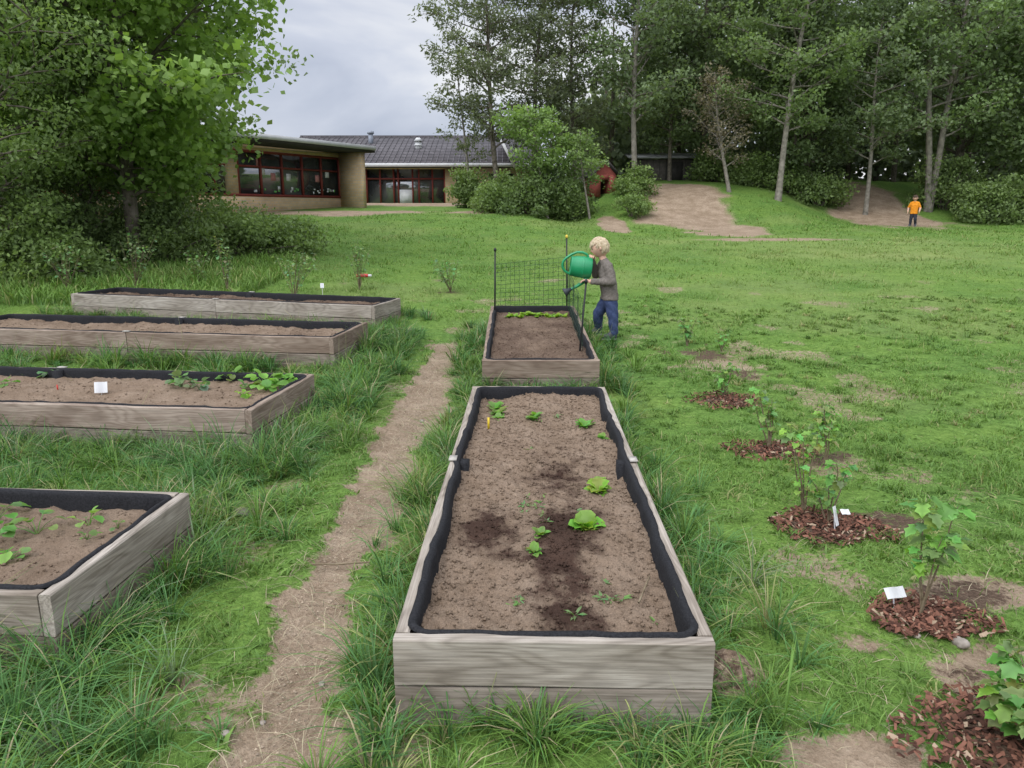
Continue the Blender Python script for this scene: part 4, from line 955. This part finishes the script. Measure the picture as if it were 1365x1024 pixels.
def person(name, loc, rz, J, shirt, pants, shoe, hairm, hd, hands):
    E = empty(name, loc, (0, 0, rz)); V = [j[0] for j in J['v']]; Rr = [j[1] for j in J['v']]
    me = blob(V, J['e'], Rr, .0095, 7)
    segs = [(Vector(V[a]), Vector(V[b_]), J['m'][i]) for i, (a, b_) in enumerate(J['e'])]
    def near_(c):
        best = 9; mi = 0
        for k_, (a, b_, mm) in enumerate(segs):
            ab = b_ - a; t = max(0, min(1, (c - a).dot(ab) / ab.length_squared)); d_ = (c - (a + ab * t)).length - (Rr[J['e'][k_][0]] * (1 - t) + Rr[J['e'][k_][1]] * t)
            if d_ < best: best = d_; mi = mm
        if mi in (0, 1) and abs(c.x - V[0][0]) < .17: mi = 1 if c.z < J['hem'] + .006 * math.sin(c.y * 20) and not (mi == 0 and abs(c.y) > .15) else 0
        if mi == 2 and c.z > .8 and c.z < J['col']: mi = 0
        return mi
    ids = [near_(p.center) for p in me.polygons]
    for v in me.vertices:
        i_ = near_(v.co)
        if i_ == 0:
            fl = .008 * math.exp(-((v.co.z - J['hem']) / .05) ** 2) if v.co.z > J['hem'] else 0
            v.co += v.normal * (.004 + fl + .002 * math.sin(v.co.z * 60 + v.co.x * 50 + v.co.y * 45) + .0012 * math.sin(v.co.z * 130 - v.co.x * 110))
        elif i_ == 1: v.co += v.normal * .003 * math.sin(v.co.z * 60 + v.co.x * 50 + v.co.y * 30)
    link(me, 'body', E, [shirt, pants, M_skin]); me.polygons.foreach_set('material_index', ids)
    for (h, t, w) in J['feet']:
        h = Vector(h); t = Vector(t); an = h + (t - h) * .12 + Vector((0, 0, .045))
        sm_ = blob([h, h.lerp(t, .55), t, an], [(0, 1), (1, 2), (0, 3), (3, 1)], [.036 * w, .037 * w, .031 * w, .036 * w], .006, 4)
        zb = h.z - .03
        for v in sm_.vertices: v.co.z = max(v.co.z, zb)
        link(sm_, 'shoe', E, [shoe])
        d = (t - h).normalized(); sd = Vector((-d.y, d.x, 0)) ; so_ = MB()
        P = [(-.036, .0), (-.03, .022), (0, .034), (.06, .04), (.10, .039), (.13, .034), (.148, .018), (.152, 0)]
        loop = [h + d * f_ + sd * w_ for f_, w_ in P] + [h + d * f_ - sd * w_ for f_, w_ in P[-2:0:-1]]; n_ = len(loop)
        Vv = [(p.x, p.y, zb - .012) for p in loop] + [(p.x, p.y, zb + .006) for p in loop]; F = []
        for i in range(n_): j = (i + 1) % n_; F += [(i, j, n_ + j), (i, n_ + j, n_ + i)]
        for i in range(1, n_ - 1): F += [(0, i + 1, i), (n_, n_ + i, n_ + i + 1)]
        so_.add(Vv, F); so_.build('shoe_sole', [M_sole], E)
    for hh in hands: link(fingers(*hh), 'hand', E, [M_skin])
    head(E, hd[0], hd[1], hd[2], hd[3], hairm); return E
M_sweat = simple('grey_sweater', (.10, .085, .072), (.17, .148, .125), 60, .9, .4, .004)
M_jean = simple('navy_trousers', (.022, .034, .085), (.048, .068, .14), 40, .85, .4, .004)
M_shoe = simple('dark_shoe', (.015, .02, .035), (.06, .06, .07), 20, .6, 0)
M_blond = simple('blond_hair', (.42, .32, .2), (.6, .5, .35), 50, .6, .4, .004)
J = dict(v=[((-.0, -.045, .50), .088), ((-.0, .045, .50), .088), ((-.02, -.045, .62), .092), ((-.02, .045, .62), .092), ((-.045, -.05, .76), .09), ((-.045, .05, .76), .09),
            ((-.06, -.06, .86), .055), ((-.07, .06, .86), .055), ((-.08, 0, .90), .045), ((-.11, 0, .97), .04),
            ((-.045, -.115, .85), .052), ((-.0, -.175, .68), .045), ((-.215, -.11, .675), .033),
            ((-.08, .11, .855), .052), ((-.15, .16, .73), .045), ((-.20, .07, .885), .033),
            ((.005, -.055, .44), .082), ((.035, -.075, .26), .063), ((.05, -.07, .085), .05),
            ((-.025, .055, .44), .082), ((-.12, .11, .28), .063), ((-.10, .19, .10), .05),
            ((-.25, -.10, .678), .022), ((-.205, .055, .915), .022)],
         e=[(0, 1), (0, 2), (1, 3), (2, 3), (2, 4), (3, 5), (4, 5), (0, 3), (2, 5), (4, 6), (5, 7), (6, 7), (6, 8), (7, 8), (8, 9), (6, 10), (10, 11), (11, 12), (7, 13), (13, 14), (14, 15), (0, 16), (16, 17), (17, 18), (1, 19), (19, 20), (20, 21), (12, 22), (15, 23)],
         m=[1, 0, 0, 0, 0, 0, 0, 0, 0, 0, 0, 0, 0, 0, 2, 0, 0, 0, 0, 0, 0, 1, 1, 1, 1, 1, 1, 2, 2], hem=.465, col=.915,
         feet=[((.055, -.07, .042), (-.06, -.085, .04), 1), ((-.09, .19, .055), (-.205, .17, .04), 1)])
cx, cy = 1.13, 8.67; cz = Hs(cx, cy) + .01
person('child', (cx, cy, cz), 0, J, M_sweat, M_jean, M_shoe, M_blond,
       ((-.135, 0, 1.05), -math.pi / 2 - .1, .25, .225),
       [((-.25, -.10, .68), (-1, .25, .25), (0, 0, -1), 1.15, -.4), ((-.205, .055, .92), (-.1, -.6, .55), (.3, .3, .6), 1.15, .5)])
M_can = simple('green_plastic', (.008, .2, .075), (.012, .24, .09), 6, .35, 0, spec=.5)
M_rose = simple('dark_plastic', (.02, .025, .03), (.03, .035, .04), 6, .5, 0)
c_ = MB()
def lathe(mb, prof, sides, m, sy=.8):
    th = np.arange(sides) / sides * 2 * np.pi; V = []; F = []
    for (r, z) in prof:
        for t in th: V.append((r * math.cos(t), r * sy * math.sin(t), z))
    for i in range(len(prof) - 1):
        for j in range(sides):
            p = i * sides + j; q = i * sides + (j + 1) % sides; F += [(p, q, q + sides), (p, q + sides, p + sides)]
    mb.add(V, F, m)
lathe(c_, [(.001, -.125), (.11, -.125), (.118, -.115), (.124, -.03), (.12, .05), (.11, .1), (.116, .11), (.114, .12), (.098, .114), (.096, .09), (.001, .06)], 28, 0)
lathe(c_, [(.1225, -.035), (.128, -.03), (.128, -.02), (.1225, -.015)], 28, 0)
c_.tube([(.10, 0, -.09), (.16, 0, -.06), (.225, 0, .02), (.27, 0, .09)], [.03, .024, .018, .014], 12, 0)
c_.tube([(.26, 0, .075), (.28, 0, .105), (.31, 0, .145), (.315, 0, .152)], [.018, .024, .055, .05], 16, 1, cap=True)
c_.tube([(.10 * math.cos(a) - .01, 0, .10 + .11 * math.sin(a)) for a in np.linspace(.0, 2.4, 16)] + [(-.13, 0, .12), (-.16, 0, .06), (-.165, 0, 0), (-.15, 0, -.05), (-.115, 0, -.08)], .014, 8, 0)
wc = c_.build('watering_can', [M_can, M_rose], smooth=True)
wc.location = (cx - .345, cy - .02, cz + .835); wc.rotation_mode = 'QUATERNION'
wc.rotation_quaternion = (Matrix.Rotation(math.radians(-84), 3, 'Y') @ Matrix.Rotation(math.pi, 3, 'Z')).to_quaternion()

M_or = simple('orange_shirt', (.6, .2, .008), (.68, .25, .015), 20, .8, .2)
M_dk = simple('dark_trousers', (.015, .017, .025), (.03, .032, .045), 20, .8, .2)
M_brh = simple('brown_hair', (.05, .03, .02), (.09, .06, .035), 40, .6, .3)
J2 = dict(v=[((0 -.045, 0, .50), .082), ((.045, 0, .50), .082), ((-.045, 0, .62), .084), ((.045, 0, .62), .084), ((-.05, 0, .76), .084), ((.05, 0, .76), .084),
             ((-.06, 0, .86), .052), ((.06, 0, .86), .052), ((0, -.005, .90), .045), ((0, -.02, .97), .04),
             ((-.115, 0, .85), .05), ((-.205, .02, .68), .038), ((-.20, -.06, .53), .027),
             ((.115, 0, .85), .05), ((.20, .03, .68), .038), ((.19, -.08, .55), .027),
             ((-.055, 0, .43), .075), ((-.075, -.02, .25), .055), ((-.08, .0, .085), .045),
             ((.055, 0, .43), .075), ((.08, -.06, .26), .055), ((.09, .02, .085), .045)],
          e=J['e'][:27], m=[1, 0, 0, 0, 0, 0, 0, 0, 0, 0, 0, 0, 0, 0, 2, 0, 0, 2, 0, 0, 2, 1, 1, 1, 1, 1, 1], hem=.46, col=.915,
          feet=[((-.08, .02, .042), (-.095, -.1, .04), 1), ((.09, .04, .042), (.11, -.08, .04), 1)])
ox, oy = 15.25, 29.2
person('child', (ox, oy, Hs(ox, oy) + .01), -.6, J2, M_or, M_dk, M_shoe, M_brh, ((0, -.03, 1.04), 0, .15, .215),
       [((-.20, -.06, .53), (.1, -.3, -1), (1, 0, 0), 1, .3), ((.19, -.08, .55), (-.1, -.4, -1), (-1, 0, 0), 1, .3)])

# ------------------------------------------------------------ world & lights
w = bpy.data.worlds.new('World'); scene.world = w; w.use_nodes = True; nt = w.node_tree; nt.nodes.clear()
out = nt.nodes.new('ShaderNodeOutputWorld'); sky = nt.nodes.new('ShaderNodeTexSky'); sky.sky_type = 'NISHITA'; sky.sun_disc = False
SE, SA = math.radians(52), math.radians(215)
sky.sun_elevation = SE; sky.sun_rotation = SA
dv = Vector((math.sin(SA) * math.cos(SE), math.cos(SA) * math.cos(SE), math.sin(SE)))
b1 = nt.nodes.new('ShaderNodeBackground'); b1.inputs[1].default_value = .09; nt.links.new(sky.outputs[0], b1.inputs[0])
tc = nt.nodes.new('ShaderNodeTexCoord'); mp = nt.nodes.new('ShaderNodeMapping'); mp.inputs['Scale'].default_value = (1.6, 1.6, 4.5); nt.links.new(tc.outputs['Generated'], mp.inputs[0])
n = noise(nt, mp.outputs[0], 2.0, 5, .5, .3)
cl = ramp(nt, n, [(.3, (.46, .51, .64)), (.5, (.68, .72, .83)), (.64, (.96, .97, 1.0))])
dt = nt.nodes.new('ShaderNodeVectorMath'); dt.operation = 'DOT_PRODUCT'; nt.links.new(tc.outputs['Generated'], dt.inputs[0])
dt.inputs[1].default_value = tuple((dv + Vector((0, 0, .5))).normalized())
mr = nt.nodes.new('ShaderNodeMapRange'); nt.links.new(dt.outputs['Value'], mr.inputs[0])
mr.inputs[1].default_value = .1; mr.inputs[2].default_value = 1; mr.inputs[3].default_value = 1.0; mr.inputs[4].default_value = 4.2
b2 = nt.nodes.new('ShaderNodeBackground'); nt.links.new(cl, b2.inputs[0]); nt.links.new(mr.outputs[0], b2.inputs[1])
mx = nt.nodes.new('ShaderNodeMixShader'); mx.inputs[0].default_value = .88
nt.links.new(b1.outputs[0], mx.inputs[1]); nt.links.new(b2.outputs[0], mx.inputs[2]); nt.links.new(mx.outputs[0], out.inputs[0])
sl = bpy.data.lights.new('sun', 'SUN'); sl.energy = 1.5; sl.angle = math.radians(20); sl.color = (1, .97, .92)
so = bpy.data.objects.new('sun', sl); col.objects.link(so)
so.rotation_euler = dv.to_track_quat('Z', 'Y').to_euler(); so.location = dv * 30

cam = bpy.data.cameras.new('camera'); cam.sensor_width = 36; cam.lens = 26.37; cam.clip_end = 2000; cam.clip_start = .05
co = bpy.data.objects.new('camera', cam); col.objects.link(co); co.location = (0, 0, 1.6); co.rotation_euler = (math.radians(90 - 13.06), 0, 0)
scene.camera = co
